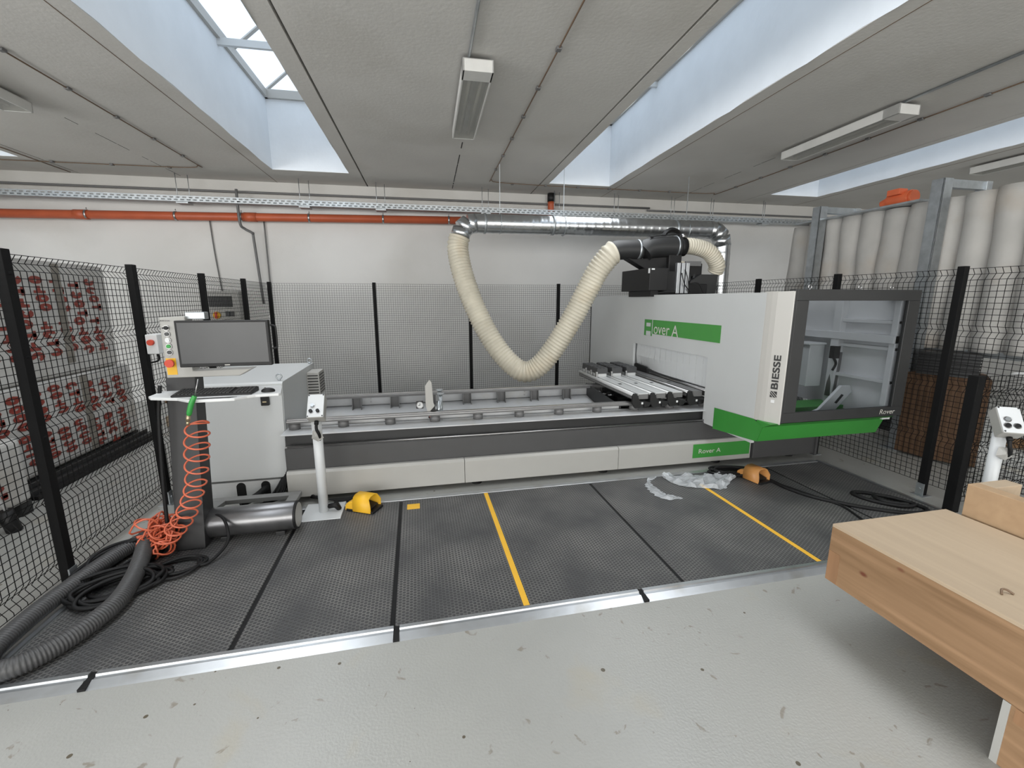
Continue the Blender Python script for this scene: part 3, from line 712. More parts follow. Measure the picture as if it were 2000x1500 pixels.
g = G(); g.box(2.92,3.28,4.3,4.9,.95,1.6); g.build('gantry_head', 'midgrey', mc, .01)
# strip curtain in the opening
n = 26
for k in range(n):
    y0 = 3.78+(5.28-3.78)*k/n; y1 = 3.78+(5.28-3.78)*(k+1)/n-.0006
    g = G(); bulge = .03*math.exp(-((y0-4.95)/.25)**2); pts = [(GX+.045+.002*(k % 2),1.12),(GX+.045+.002*(k % 2)-bulge*.6,.95),(GX+.05+.002*(k % 2)+bulge,.79+.03*math.exp(-((y0-5.1)/.15)**2))]
    vs = [(x,y,z) for x, z in pts for y in (y0,y1)]+[(x+.0015,y,z) for x, z in pts for y in (y0,y1)]
    fs = [(0,1,3,2),(2,3,5,4),(6,7,9,8),(8,9,11,10),(0,2,8,6),(2,4,10,8),(1,3,9,7),(3,5,11,9),(4,5,11,10),(0,1,7,6)]
    g.add(vs, fs, False); g.build('curtain_strip', 'whitepaint', mc)
G().box(GX+.03,GX+.06,3.77,5.3,1.10,1.14).build('curtain_rail', 'charcoal', mc)
for x in (3.19,3.70,4.04):
    g = G(); g.torus((x,3.08,1.765), .016, .005, 'y', 16, 6); g.cyl((x,3.08,1.72),(x,3.08,1.75),.009,10); g.build('lifting_eye', 'steel', mc)
# extraction and drive gear on top of the gantry
g = G(); g.box(2.70,2.94,4.8,5.52,1.77,2.03); hb = g.build('connection_box', 'black', mc, .006)
g = G(); g.box(2.72,2.76,4.797,4.80,2.008,2.024); g.box(2.695,2.70,4.80,4.83,1.97,2.025); g.build('warning_label', 'white', hb)
g = G(); g.box(2.75,2.85,4.85,5.4,1.70,1.77); g.box(2.94,3.10,4.9,5.4,1.76,2.0); g.build('box_bracket', 'black', mc)
g = G(); g.tube(cat_rom([(2.86,4.9,1.745),(3.0,4.9,1.755),(3.2,4.9,1.755),(3.35,4.95,1.73)],6),.022,8); g.box(2.85,3.3,4.95,5.05,1.71,1.76); g.build('energy_chain', 'black', mc, .004)
g = G(); g.tube(cat_rom([(2.36,5.2,2.2),(2.44,5.2,2.255),(2.55,5.2,2.27),(2.78,5.2,2.275)],8),.118,22); g.build('extraction_elbow', 'charcoal', mc)
g = G(); g.tube(cat_rom([(2.80,5.17,2.24),(2.86,5.17,2.285),(3.0,5.17,2.31),(3.28,5.17,2.32)],8),.128,22); g.build('extraction_elbow', 'charcoal', mc)
for (a,c,r,m) in (((2.37,5.2,2.205),(2.40,5.2,2.225),.124,'warmgrey'),((2.72,5.2,2.275),(2.75,5.2,2.275),.124,'zinc'),((3.22,5.17,2.32),(3.24,5.17,2.32),.134,'zinc'),((3.26,5.17,2.32),(3.36,5.17,2.32),.115,'black')):
    G().cyl(a,c,r,22).build('hose_clamp', m, mc)
g = G(); g.prism([(2.58,2.17),(2.70,2.16),(3.2,2.2),(3.2,2.03),(2.85,2.03)], 'y', 5.15, 5.3); g.build('hood_support', 'black', mc, .006)
g = G(); g.tube([(3.36+.135*math.cos(a), 5.45, 2.44+.13*math.sin(a)) for a in [PI*(-.2+1.4*i/24) for i in range(25)]], .03, 4); g.build('energy_chain_loop', 'black', mc)
g = G(); g.tube(cat_rom([(3.05,5.16,2.41),(2.85,5.1,2.42),(3.2,5.12,2.46),(3.32,5.1,2.46)],6),.007,6); g.build('air_hose', 'black', mc)
G().cyl((3.28,5.12,2.44),(3.34,5.12,2.45),.03,10).build('clamp_screw', 'steel', mc)
g = G()
for x in (3.10,3.16,3.22): g.box(x,x+.045,4.87,4.92,1.74,2.10)
g.build('profile_column', 'alu', mc, .003)
g = G(); g.box(3.25,3.62,5.0,5.5,1.72,1.86); g.box(3.32,3.6,5.1,5.4,1.95,2.12); g.box(3.12,3.3,5.1,5.3,2.0,2.25); g.build('motor_block', 'black', mc, .012)
G().box(3.34,3.56,5.07,5.1,2.08,2.14).build('motor_terminal_box', 'midgrey', mc, .004)
for x in (3.36,3.43,3.50): G().cyl((x,5.12,1.82),(x,5.12,1.99),.028,12).build('servo_motor', 'charcoal', mc)
g = G(); g.prism([(3.3,1.70),(3.42,1.90),(3.55,1.98),(3.80,1.98),(3.78,1.70)], 'y', 5.05, 5.45); g.build('chip_hood', 'charcoal', mc, .01)
g = G(); g.tube(cat_rom([(3.15,4.85,1.98),(3.19,4.84,1.85),(3.28,4.85,1.76)],6),.006,6); g.tube(cat_rom([(3.2,4.86,2.02),(3.24,4.85,1.9),(3.27,4.86,1.74)],6),.005,6); g.tube(cat_rom([(3.3,4.9,1.86),(3.42,4.9,1.86),(3.5,4.9,1.74)],6),.006,6); g.build('signal_cable', 'black', mc)
hp = corr(cat_rom([(3.34,5.17,2.33),(3.5,5.17,2.33),(3.72,5.17,2.27),(3.88,5.2,2.12),(3.90,5.25,2.02)],10), .095, .034, .008)
tag(hp.build('extraction_hose', 'cream', loc=(3.6,5.17,2.2)), 'short cream corrugated hose curving down behind the gantry head', 'hose', 'cream extraction hoses')
hp = corr(cat_rom([(3.05,5.5,2.15),(3.3,5.5,2.12),(3.6,5.5,2.08),(3.72,5.52,1.9),(3.74,5.55,1.78)],8), .08, .028, .005)
tag(hp.build('extraction_hose', 'cream', loc=(3.4,5.5,2.0)), 'cream corrugated hose half hidden behind the black elbows and motors', 'hose', 'cream extraction hoses')
hp = corr(cat_rom([(.63,6.27,2.50),(.60,6.25,2.36),(.64,6.15,2.05),(.76,6.02,1.64),(.92,5.92,1.27),(1.10,5.83,.97),(1.28,5.75,.77),(1.42,5.68,.70),(1.58,5.62,.77),(1.76,5.55,1.0),(1.98,5.45,1.40),(2.14,5.36,1.76),(2.25,5.28,2.02),(2.37,5.21,2.20),(2.42,5.20,2.24)],12), .137, .044, .011, 22)
tag(hp.build('extraction_hose', 'cream', loc=(1.4,5.7,.7)), 'long cream corrugated hose sagging in a deep V between duct and gantry', 'hose', 'cream extraction hoses')
# rigid duct
t = thing('ventilation_duct', 'galvanised spiral ventilation duct running above the machine and down at the right', 'duct', (2.7,6.3,2.7))
rr = []; pth = []
x = .84; k = 0
while x < 4.52: pth.append((x,6.3,2.70+.008*(x-.8))); rr.append(.128+(.004 if k % 6 == 0 else 0)); x += .022; k += 1
G().tube(pth, rr, 24).build('spiral_pipe', 'duct', t)
def seg_elbow(pts, r, nm='elbow'):
    g = G()
    for a, c in zip(pts[:-1], pts[1:]):
        a, c = Vector(a), Vector(c); e = (c-a)*.04; g.tube([a-e, c+e], r, 24)
    return g.build(nm, 'duct', t)
seg_elbow([(.86,6.3,2.70),(.76,6.3,2.685),(.67,6.29,2.61),(.635,6.28,2.50)], .132)
seg_elbow([(4.5,6.3,2.73),(4.62,6.3,2.72),(4.73,6.3,2.64),(4.76,6.3,2.50)], .132)
pth = []; rr = []; z = 2.52; k = 0
while z > .1: pth.append((4.76+.015*(2.52-z),6.3,z)); rr.append(.13+(.004 if k % 7 == 0 else 0)); z -= .022; k += 1
G().tube(pth, rr, 22).build('riser_pipe', 'duct', t)
for x in (.97,1.95,3.9): G().cyl((x,6.3,2.70+.008*(x-.8)),(x+.03,6.3,2.70+.008*(x-.8)),.137,24).build('coupling', 'zinc', t)
for x in (1.2,2.13,4.1):
    g = G(); g.box(x-.005,x+.005,6.297,6.303,2.8,3.48); g.torus((x,6.3,2.705), .134, .006, 'x', 24, 6); g.build('suspension_strap', 'zinc', t)

# ================================================================ CONTROL CABINET, CONSOLE
t = thing('electrical_cabinet', 'light grey electrical cabinet with sloping top behind the operator console', 'cabinet', (-1.5,4.5,0))
g = G(); g.prism([(3.86,.17),(3.93,.97),(3.95,.985),(5.1,.985),(5.1,.17)], 'x', -1.95, -1.12); g.build('body', 'grey', t, .004)
g = G(); g.prism([(3.845,.175),(3.915,.955),(3.93,.955),(3.86,.175)], 'x', -1.93, -1.125); dr = g.build('door', 'grey', t, .003)
g = G(); g.box(-1.95,-1.17,3.865,3.93,.025,.152); g.build('plinth', 'white', t)
g = G(); g.box(-1.95,-1.12,3.93,5.1,.03,.17); g.build('plinth_core', 'charcoal', t)
for x in (-1.50,-1.31):
    G().prism([(x-.035,.03)]+[(x+.035*math.cos(a), .11+.035*math.sin(a)) for a in [PI-PI*i/10 for i in range(11)]]+[(x+.035,.03)], 'y', 3.860, 3.865).build('cable_opening', 'black', t)
G().box(-1.28,-1.22,3.868,3.90,.80,.875).build('door_lock', 'black', t, .003)
G().box(-1.265,-1.235,3.862,3.868,.828,.838).build('latch', 'brass', t)
for x, y, z in ((-1.16,4.0,.985),(-1.14,5.02,.985)):
    g = G(); g.torus((x,y,z+.035), .022, .006, 'y', 16, 6); g.cyl((x,y,z),(x,y,z+.015),.012,10); g.build('lifting_eye', 'zinc', t)
g = G(); g.box(-1.12,-1.0,4.75,5.0,.69,.93)
cv = g.build('ventilation_unit', 'panelgrey', t, .004)
g = G()
for k in range(7): g.box(-.999,-.997,4.77,4.98,.71+k*.03,.722+k*.03); g.box(-1.11,-1.01,4.746,4.75,.71+k*.03,.722+k*.03)
g.build('louvres', 'charcoal', cv)
tag(G().tube(cat_rom([(-1.31,3.9,.09),(-1.31,3.84,.085),(-1.36,3.74,.06),(-1.44,3.66,.045)],6),.028,12).build('cable_conduit', 'rubber', loc=(-1.35,3.75,.03)), 'fat black conduit coming out of the cabinet plinth', 'conduit')
cl = G()
for k in range(6):
    cl.tube(cat_rom([(-1.12-.01*k,3.88+.02*k,.3-.02*k),(-1.13-.01*k,3.80,.14),(-1.17-.015*k,3.72,.04+.01*(k % 2)),(-1.3,3.66-.01*k,.03)],6),.009,6)
tag(cl.build('cable_bundle', 'rubber', loc=(-1.15,3.75,.03)), 'bundle of black cables between electrical cabinet and machine bed', 'cable')
cl = G()
for k in range(5): cl.tube(cat_rom([(-1.0+.02*k,3.74,.09-.01*k),(-.85,3.66-.01*k,.03+.008*k),(-.65,3.63-.012*k,.028),(-.5,3.66,.03)],6),.007,6)
tag(cl.build('cable_bundle', 'rubber', loc=(-.8,3.65,.02)), 'black cables lying under the left end of the machine bed', 'cable')

t = thing('operator_console', 'dark standing operator console with a black monitor and white shelf', 'console', (-1.53,3.1,.018))
lean = lambda z: 3.05+.16*z
g = G(); g.add([(-1.615,lean(0),.02),(-1.445,lean(0),.02),(-1.445,lean(0)+.16,.02),(-1.615,lean(0)+.16,.02),(-1.62,lean(1.2),1.2),(-1.45,lean(1.2),1.2),(-1.45,lean(1.2)+.12,1.2),(-1.62,lean(1.2)+.12,1.2)], [(0,1,2,3),(4,5,6,7),(0,1,5,4),(1,2,6,5),(2,3,7,6),(3,0,4,7)])
g.build('column', 'consoledark', t, .004)
g = G(); g.box(-1.66,-.98,3.60,3.67,.075,.11); g.box(-1.06,-.98,3.34,3.60,.075,.11); g.prism([(-1.66,3.60),(-1.66,3.30),(-1.58,3.30),(-1.52,3.60)], 'z', .075, .11); g.box(-1.64,-1.0,3.34,3.40,.02,.075); g.build('base_frame', 'framegrey', t, .003)
TF = G().cyl((-1.47,3.19,.135),(-.90,3.19,.135),.1,36).build('air_tank', 'tankmetal', t, .004)
G().cyl((-.905,3.19,.135),(-.888,3.19,.135),.1,36).build('tank_rim', 'black', TF); G().cyl((-.889,3.19,.135),(-.886,3.19,.135),.086,36).build('end_disc', 'panelgrey', TF)
for x in (-1.35,-1.0): G().box(x-.03,x+.03,3.12,3.26,.018,.05).build('tank_bracket', 'charcoal', TF, .003)
# control panel on the left of the monitor
PY = 3.12
g = G(); g.prism([(-1.55,1.555),(-1.41,1.56),(-1.405,1.215),(-1.06,1.22),(-1.14,1.175),(-1.555,1.175)], 'y', PY, PY+.10); cp = g.build('control_panel', 'panelgrey', t, .005)
for k, (z, m) in enumerate(((1.49,'black'),(1.452,'darkgrey'),(1.414,'white'),(1.376,'greengun'),(1.338,'darkgrey'))):
    g = G(); g.cyl((-1.515,PY,z),(-1.515,PY-.008,z),.017,16); g.build('button_ring', 'steel', cp)
    g = G(); g.cyl((-1.515,PY-.008,z),(-1.515,PY-.014,z),.012,14); 
    if k == 0: g.box(-1.53,-1.50,PY-.024,PY-.013,z-.004,z+.004)
    g.build('button', m, cp)
g = G(); g.box(-1.545,-1.49,PY-.002,PY,1.195,1.30); g.build('emergency_plate', 'yellow', cp)
g = G(); g.cyl((-1.515,PY,1.27),(-1.515,PY-.02,1.27),.014,14); g.cyl((-1.515,PY-.02,1.27),(-1.515,PY-.035,1.27),.025,18); g.build('emergency_stop', 'red', cp)
text('lettering', 'BIESSE', .055, .008, (-1.545,PY-.002,1.53), (1,0,0), (0,0,1), 'darkgrey', cp)
g = G(); g.box(-1.42,-1.31,PY+.03,PY+.09,1.54,1.585); g.build('panel_housing', 'zinc', cp, .004)
# monitor
g = G(); g.box(-1.452,-.925,3.075,3.115,1.245,1.535); mo = g.build('monitor', 'black', t, .004)
G().box(-1.438,-.939,3.0735,3.0755,1.268,1.522).build('screen', 'screen', mo)
g = G(); g.box(-1.20,-1.17,3.0745,3.0755,1.252,1.257); g.build('maker_mark', 'printgrey', mo)
g = G(); g.tube(cat_rom([(-.925,3.12,1.50),(-.90,3.12,1.495),(-.895,3.12,1.47),(-.895,3.12,1.38),(-.90,3.12,1.355),(-.925,3.12,1.35)],5),.006,8); g.build('grab_handle', 'black', mo)
# shelf
g = G(); g.prism([(-1.64,3.06),(-1.61,3.02),(-1.44,2.965),(-1.36,2.90),(-1.33,2.885),(-1.10,2.89),(-1.05,2.95),(-1.01,2.975),(-.88,2.99),(-.87,3.01),(-.93,3.26),(-1.62,3.26),(-1.645,3.2)], 'z', 1.055, 1.073); sf = g.build('shelf', 'white', t, .004)
g = G(); g.prism([(-1.36,2.925),(-1.33,2.905),(-1.13,2.908),(-1.10,2.935)], 'z', 1.0735, 1.0745); g.build('grip_slot', 'black', sf)
g = G(); g.tube(cat_rom([(-1.625,3.17,1.12),(-1.635,3.12,.9),(-1.64,3.07,.5),(-1.64,3.04,.2),(-1.63,3.0,.04)],8),.011,8); g.build('side_cable', 'rubber', t)
kb = thing('keyboard', 'black computer keyboard lying on the white console shelf', 'keyboard', (-1.25,3.1,1.073))
g = G(); g.prism([(2.985,1.0735),(2.985,1.085),(3.13,1.10),(3.13,1.0735)], 'x', -1.485, -1.035); g.build('case', 'black', kb, .004)
for c0, c1 in ((0,15),(16,21)):
    g = G()
    for r_ in range(6):
        for c in range(c0, c1): x = -1.475+c*.0208; y = 2.995+r_*.0215; z = 1.086+.0022*r_; g.box(x,x+.0175,y,y+.017,z,z+.006)
    g.build('key_block', 'charcoal', kb, .001)
ms = thing('computer_mouse', 'black computer mouse on the right end of the console shelf', 'mouse', (-.96,3.06,1.073))
g = G(); g.sphere((-.96,3.06,1.079), 1, (.042,.032,.02), 18, 10); g.build('body', 'black', ms)
g = G(); g.cyl((-.975,3.05,1.098),(-.975,3.056,1.098),.006,8); g.build('wheel', 'darkgrey', ms)
# air gun hanging on the shelf edge
t = thing('air_gun', 'green handled blow gun hooked on the front edge of the console shelf', 'air gun', (-1.33,2.87,1.0))
g = G(); g.tube(cat_rom([(-1.30,2.87,1.10),(-1.315,2.865,1.07),(-1.33,2.865,1.03),(-1.345,2.87,.985)],5),[.012,.013,.014,.014,.014,.015,.015,.015,.015,.015,.015,.015,.015,.015,.013,.011][:16],10); g.build('grip', 'greengun', t)
g = G(); g.cyl((-1.30,2.87,1.10),(-1.275,2.88,1.20),.0035,8); g.build('nozzle', 'steel', t)
g = G(); g.cyl((-1.347,2.87,.985),(-1.355,2.87,.95),.012,10); g.cyl((-1.355,2.87,.95),(-1.36,2.872,.925),.009,8); g.build('coupling', 'brass', t)
# orange spiral air hose
pts = []; ctr = cat_rom([(-1.335,2.93,.905),(-1.35,2.93,.80),(-1.365,2.93,.68),(-1.385,2.93,.55),(-1.42,2.93,.44),(-1.475,2.95,.33),(-1.55,2.98,.23),(-1.62,3.0,.15)], 60)
turns = 11.0
for i, c in enumerate(ctr):
    u = i/(len(ctr)-1); ph = 2*PI*turns*(u**1.0)+.5
    R = .062+.005*math.sin(u*9)
    til = .35
    pts.append(Vector(c)+Vector((R*math.cos(ph), R*math.sin(ph)*.85, R*math.cos(ph)*til*-.2+ .02*math.sin(ph))))
pts = [Vector((-1.36,2.875,.93))]+pts
for k in range(46):
    c = Vector((-1.685+random.uniform(-.055,.055), 3.06+random.uniform(-.10,.10), .085+min(.2,abs(random.gauss(0,.085)))))
    ax = Vector((random.gauss(0,1), random.gauss(0,1), random.gauss(0,.7))).normalized(); u_ = ax.orthogonal().normalized(); w_ = ax.cross(u_)
    for j in range(12):
        a = 2*PI*j/12; q = c+u_*.066*math.cos(a)+w_*.066*math.sin(a); q.z = max(q.z, .028+.004*(k % 3)); pts.append(q)
pa = cat_rom(pts[1:], 2)
tag(G().tube([pts[0]]+pa, .0058, 6).build('coiled_air_hose', 'orangecoil', loc=(-1.5,2.95,.02)), 'orange spiral air hose hanging down the console into a tangled heap on the floor', 'hose')

# push button stands
def button_stand(x, y, label, flip=1):
    t = thing('push_button_stand', label, 'push button stand', (x,y,0), 'push button stands')
    g = G(); g.box(x-.15,x+.145,y-.15,y+.145,.0185,.0235); g.build('base_plate', 'whitepaint', t, .002)
    g = G(); g.cyl((x,y,.0235),(x,y,.80),.036,24); g.build('pole', 'whitepaint', t)
    mtx = Matrix.Rotation(math.radians(-38), 3, 'X') @ Matrix.Rotation(math.radians(0), 3, 'Z')
    c = Vector((x+.015,y-.01,.86)); g = G(); g.obox(c, (.12,.09,.19), mtx); h = g.build('button_box', 'panelgrey', t, .008)
    def P(u, v, w): return c+mtx @ Vector((u, -.045-w, v))
    g = G(); g.obox(c+mtx @ Vector((0,-.046,0)), (.115,.006,.185), mtx); g.build('lid', 'whitepaint', h, .004)
    for (u, v, r, m) in ((-.022,.0,.017,'zinc'),(-.03,-.045,.017,'black'),(.018,-.045,.017,'black')):
        G().cyl(P(u,v,0), P(u,v,.008), r+.003, 16).build('button_ring', 'steel', h); G().cyl(P(u,v,.008), P(u,v,.018), r-.004, 14).build('button', m, h)
    g = G()
    for u in (-.05,.05):
        for v in (-.085,.085): g.cyl(P(u,v,.004), P(u,v,.007), .005, 8)
    g.build('screw', 'charcoal', h)
    g = G(); g.cyl(P(0,-.10,-.06), P(0,-.125,-.06), .016, 10); e = P(0,-.12,-.06)
    g.tube(cat_rom([e, e+Vector((0,-.01,-.04)), e+Vector((.015,.0,-.09)), Vector((x+.02,y-.036,.62))],6), .011, 8); g.build('cable', 'rubber', h)
    return t
s1 = button_stand(-.77, 3.44, 'white push button stand with a square foot plate beside the console')
g = G(); g.add([(-.79,3.39,.70),(-.74,3.385,.70),(-.715,3.385,.64),(-.755,3.375,.615),(-.80,3.385,.64),(-.765,3.36,.66)], [(0,1,5),(1,2,5),(2,3,5),(3,4,5),(4,0,5)])
lab(g.build('tied_rag', 'panelgrey', s1), 'scrap of cloth tied round the pole')
g = G(); g.tube(cat_rom([(-.73,3.44,.06),(-.68,3.42,.07),(-.66,3.45,.03),(-.70,3.55,.03)],5), .02, 8); g.build('foot_cable', 'rubber', s1)
s2 = dup(s1, (3.80,2.05,0), 'white push button stand with a bent black cable behind the wooden boxes'); s2.rotation_euler.z = math.radians(-32)

# foot pedals
def pedal(x, y, rz, label, m, nm='foot_pedal'):
    t = thing(nm, label, 'foot pedal', (0,0,0), 'foot pedals')
    g = G(); g.box(-.075,.075,-.12,.12,.0,.02); g.build('base', 'black', t, .004)
    g = G(); pr = [(-.075,.005),(-.078,.07),(-.06,.115),(-.03,.13),(.03,.13),(.06,.115),(.078,.07),(.075,.005)]; pi = [(a*.88, b_*.92 if b_ > .02 else b_) for a, b_ in pr]
    n = len(pr); y0, y1 = -.10, .06
    vs = [(a,y0+(.02 if b_ > .1 else 0),b_) for a, b_ in pr]+[(a,y1,b_) for a, b_ in pr]+[(a,y0+(.02 if b_ > .1 else 0),b_) for a, b_ in pi]+[(a,y1,b_) for a, b_ in pi]
    fs = []
    for i in range(n-1): fs += [(i,i+1,n+i+1,n+i),(2*n+i,3*n+i,3*n+i+1,2*n+i+1),(i,2*n+i,2*n+i+1,i+1)]
    fs += [tuple(n+i for i in range(n)), tuple(3*n+i for i in range(n))[::-1]]
    g.add(vs, fs, True); h = g.build('hood', m, t)
    g = G(); g.prism([(.06,.0),(.06,.085),(.10,.075),(.13,.05),(.135,.0)], 'x', -.07, .07); g.build('rear_housing', m, t, .008)
    g = G(); g.prism([(-.09,.03),(.03,.055),(.03,.065),(-.09,.04)], 'x', -.05, .05); g.build('treadle', 'black', t, .003)
    t.location = (x,y,.0185 if y < 3.5 else .0225); t.rotation_euler.z = rz
    return t
pedal(-.46, 3.42, math.radians(62), 'yellow foot pedal beside the push button stand, opening turned right', 'yellow')
pedal(3.02, 3.26, math.radians(12), 'orange foot pedal near the torn plastic film, opening towards the viewer', 'amber')

# cables and hoses on the floor
def loops(cx, cy, n, rx, ry, z0, rot, jit, r, seed, lead=()):
    random.seed(seed); pts = list(lead)
    for k in range(n):
        ox, oy = random.uniform(-jit,jit), random.uniform(-jit,jit); sx, sy = random.uniform(.75,1.1), random.uniform(.7,1.1); ro = rot+random.uniform(-.25,.25)
        for j in range(8):
            a = 2*PI*j/8; x = rx*sx*math.cos(a); y = ry*sy*math.sin(a)
            pts.append((cx+ox+x*math.cos(ro)-y*math.sin(ro), cy+oy+x*math.sin(ro)+y*math.cos(ro), z0+r+random.uniform(0,.012)+.009*k*(.6+.4*math.sin(a))))
    return G().tube(cat_rom(pts, 5), r, 8)
tag(loops(-1.87,2.95,10,.23,.12,MZ,math.radians(60),.035,.011,3).build('power_cable', 'rubber', loc=(-1.86,2.98,.02)), 'coiled black power cable heap at the foot of the left fence', 'cable', 'black cable heaps')
tag(loops(-1.72,2.66,8,.22,.12,MZ,math.radians(30),.045,.0105,5).build('power_cable', 'rubber', loc=(-1.7,2.66,.02)), 'loose black cable loops lying in front of the orange hose heap', 'cable', 'black cable heaps')
tag(loops(-1.50,2.82,3,.15,.10,MZ,math.radians(20),.03,.0095,9,[(-1.45,3.16,.2),(-1.36,3.12,.21),(-1.30,3.05,.16),(-1.28,2.98,.08),(-1.33,2.86,.035)]).build('power_cable', 'rubber', loc=(-1.5,2.8,.02)), 'black cable arching over the left end of the dark tank down to the mat', 'cable', 'black cable heaps')
tag(corr(cat_rom([(-1.77,3.06,.16),(-1.72,2.90,.11),(-1.665,2.70,.08),(-1.625,2.48,.075),(-1.655,2.31,.07),(-1.72,2.17,.068),(-1.80,2.085,.068),(-1.90,2.09,.06),(-1.975,2.20,.06),(-1.99,2.38,.065),(-1.985,2.58,.066),(-1.96,2.80,.066),(-1.92,3.0,.07),(-1.86,3.2,.068)],10), .044, .014, .003, 16).build('vacuum_hose', 'darkgrey', loc=(-1.8,2.4,.02)), 'thick dark grey corrugated hose looping on the floor at bottom left', 'hose')
tag(loops(2.90,3.42,6,.20,.07,MZ,math.radians(-12),.03,.010,11).build('power_cable', 'rubber', loc=(2.9,3.42,.02)), 'heap of black cable behind the orange foot pedal', 'cable', 'black cable heaps')
pts = [(3.02,3.40,.035),(3.12,3.22,.03),(3.14,3.0,.03),(3.22,2.80,.03),(3.38,2.62,.03),(3.6,2.46,.03),(3.78,2.40,.03),(3.9,2.44,.03),(3.86,2.62,.03),(3.72,2.78,.03),(3.60,2.80,.032),(3.62,2.66,.03),(3.74,2.52,.035),(3.86,2.50,.045),(3.80,2.64,.048),(3.70,2.70,.05),(3.68,2.60,.045),(3.8,2.5,.05)]
tag(G().tube(cat_rom(pts,8), .0155, 8).build('power_cable', 'rubber', loc=(3.4,2.7,.02)), 'thick black cable coiling on the mat near the right fence', 'cable', 'black cable heaps')
tag(G().tube(cat_rom([(3.10,3.24,.03),(3.19,2.98,.026),(3.28,2.72,.026),(3.30,2.60,.026),(3.22,2.35,.026),(3.15,2.2,.026)],6), .008, 8).build('power_cable', 'rubber', loc=(3.2,2.6,.02)), 'thin black cable branching off across the right mats towards the wooden box', 'cable', 'black cable heaps')

# crumpled plastic film
def film(rows, nu, amp, seed):
    random.seed(seed); g = G(); vs = []
    k = len(rows)
    L_ = cat_rom([r_[0] for r_ in rows], 6); R_ = cat_rom([r_[1] for r_ in rows], 6)
    for a, c in zip(L_, R_):
        for j in range(nu+1):
            q = a.lerp(c, j/nu); e_ = min(1, j, nu-j)*.8+.2; vs.append((q.x+random.uniform(-.012,.012), q.y+random.uniform(-.012,.012), .024+e_*amp*(.5+.3*math.sin(q.x*37+q.y*11)+.3*math.sin(q.y*43-q.x*21))*random.uniform(.5,1)))
    n = nu+1; fs = [(i*n+j, i*n+j+1, (i+1)*n+j+1, (i+1)*n+j) for i in range(len(L_)-1) for j in range(nu)]
    return g.add(vs, fs, False)
tag(film([((2.19,3.44,0),(2.22,3.49,0)),((2.25,3.26,0),(2.35,3.48,0)),((2.42,3.17,0),(2.50,3.44,0)),((2.58,3.12,0),(2.66,3.43,0)),((2.68,3.18,0),(2.82,3.42,0)),((2.84,3.30,0),(2.88,3.34,0))], 10, .05, 2).build('plastic_film', 'film', loc=(2.5,3.3,.02)), 'crumpled sheet of clear plastic film on the mats', 'plastic film', 'torn plastic film')
tag(film([((2.10,3.44,0),(2.16,3.50,0)),((2.0,3.40,0),(2.06,3.47,0)),((1.94,3.28,0),(2.03,3.34,0)),((1.93,3.14,0),(2.02,3.20,0)),((1.98,3.04,0),(2.05,3.12,0)),((2.12,3.02,0),(2.13,3.05,0))], 4, .022, 4).build('plastic_film', 'film', loc=(2.0,3.2,.02)), 'narrow torn strip of plastic film curling left of the big sheet', 'plastic film', 'torn plastic film')

# ================================================================ WOODEN BOXES
t = thing('wooden_box', 'large pale plywood and pine box lying in the right foreground', 'wooden box', (2.36,.9,0))
g = G(); g.box(2.0,2.735,-.6,1.625,.545,.560); g.build('top_board', 'ply', t, .001)
g = G(); g.box(2.0,2.022,-.6,1.625,.258,.545); g.build('side_board', 'pine', t, .001)
g = G(); g.box(2.022,2.735,1.602,1.625,.258,.545); g.build('end_board', 'pinedark', t, .001)
g = G(); g.box(2.72,2.735,-.6,1.60,.258,.545); g.build('far_side_board', 'ply', t, .001)
lab(G().box(1.9985,2.0,1.565,1.622,.262,.42).build('corner_joint', 'pinedark', t), 'darker end grain patch at the box corner')
g = G(); g.box(2.022,2.72,-.6,1.60,.262,.275); g.build('bottom_board', 'ply', t)
g = G(); g.box(2.0,2.02,.35,.915,.0,.257); g.box(2.02,2.6,.895,.915,.0,.257); lg = g.build('leg_board', 'pine', t, .002)
lab(G().box(1.9985,2.0,.35,.88,.20,.256).build('rail', 'pinedark', lg), 'darker rail along the top of the leg board')
lab(G().box(1.9985,2.0,.893,.915,.0,.257).build('painted_edge', 'panelgrey', lg), 'grey painted edge')
# flat metal hook on top
t2 = thing('wooden_frame_box', 'open pale plywood frame standing behind the large wooden box', 'wooden box', (3.0,1.3,0))
g = G(); g.box(2.76,2.83,-.6,1.57,.0,.725); g.build('side_board', 'plyedge', t2, .002)
g = G(); g.box(2.83,3.02,1.50,1.57,.0,.725); g.build('end_board', 'ply', t2, .002)
g = G(); g.box(2.83,3.02,-.6,1.50,.60,.62); g.build('inner_board', 'pine', t2)
tag(G().tube(cat_rom([(2.13,1.045,.563),(2.145,1.055,.575),(2.165,1.05,.572),(2.175,1.035,.563)],5), .004, 6).build('wire_hook', 'brownwire', loc=(2.14,.95,.56)), 'small bent dark wire lying on the large wooden box', 'wire')

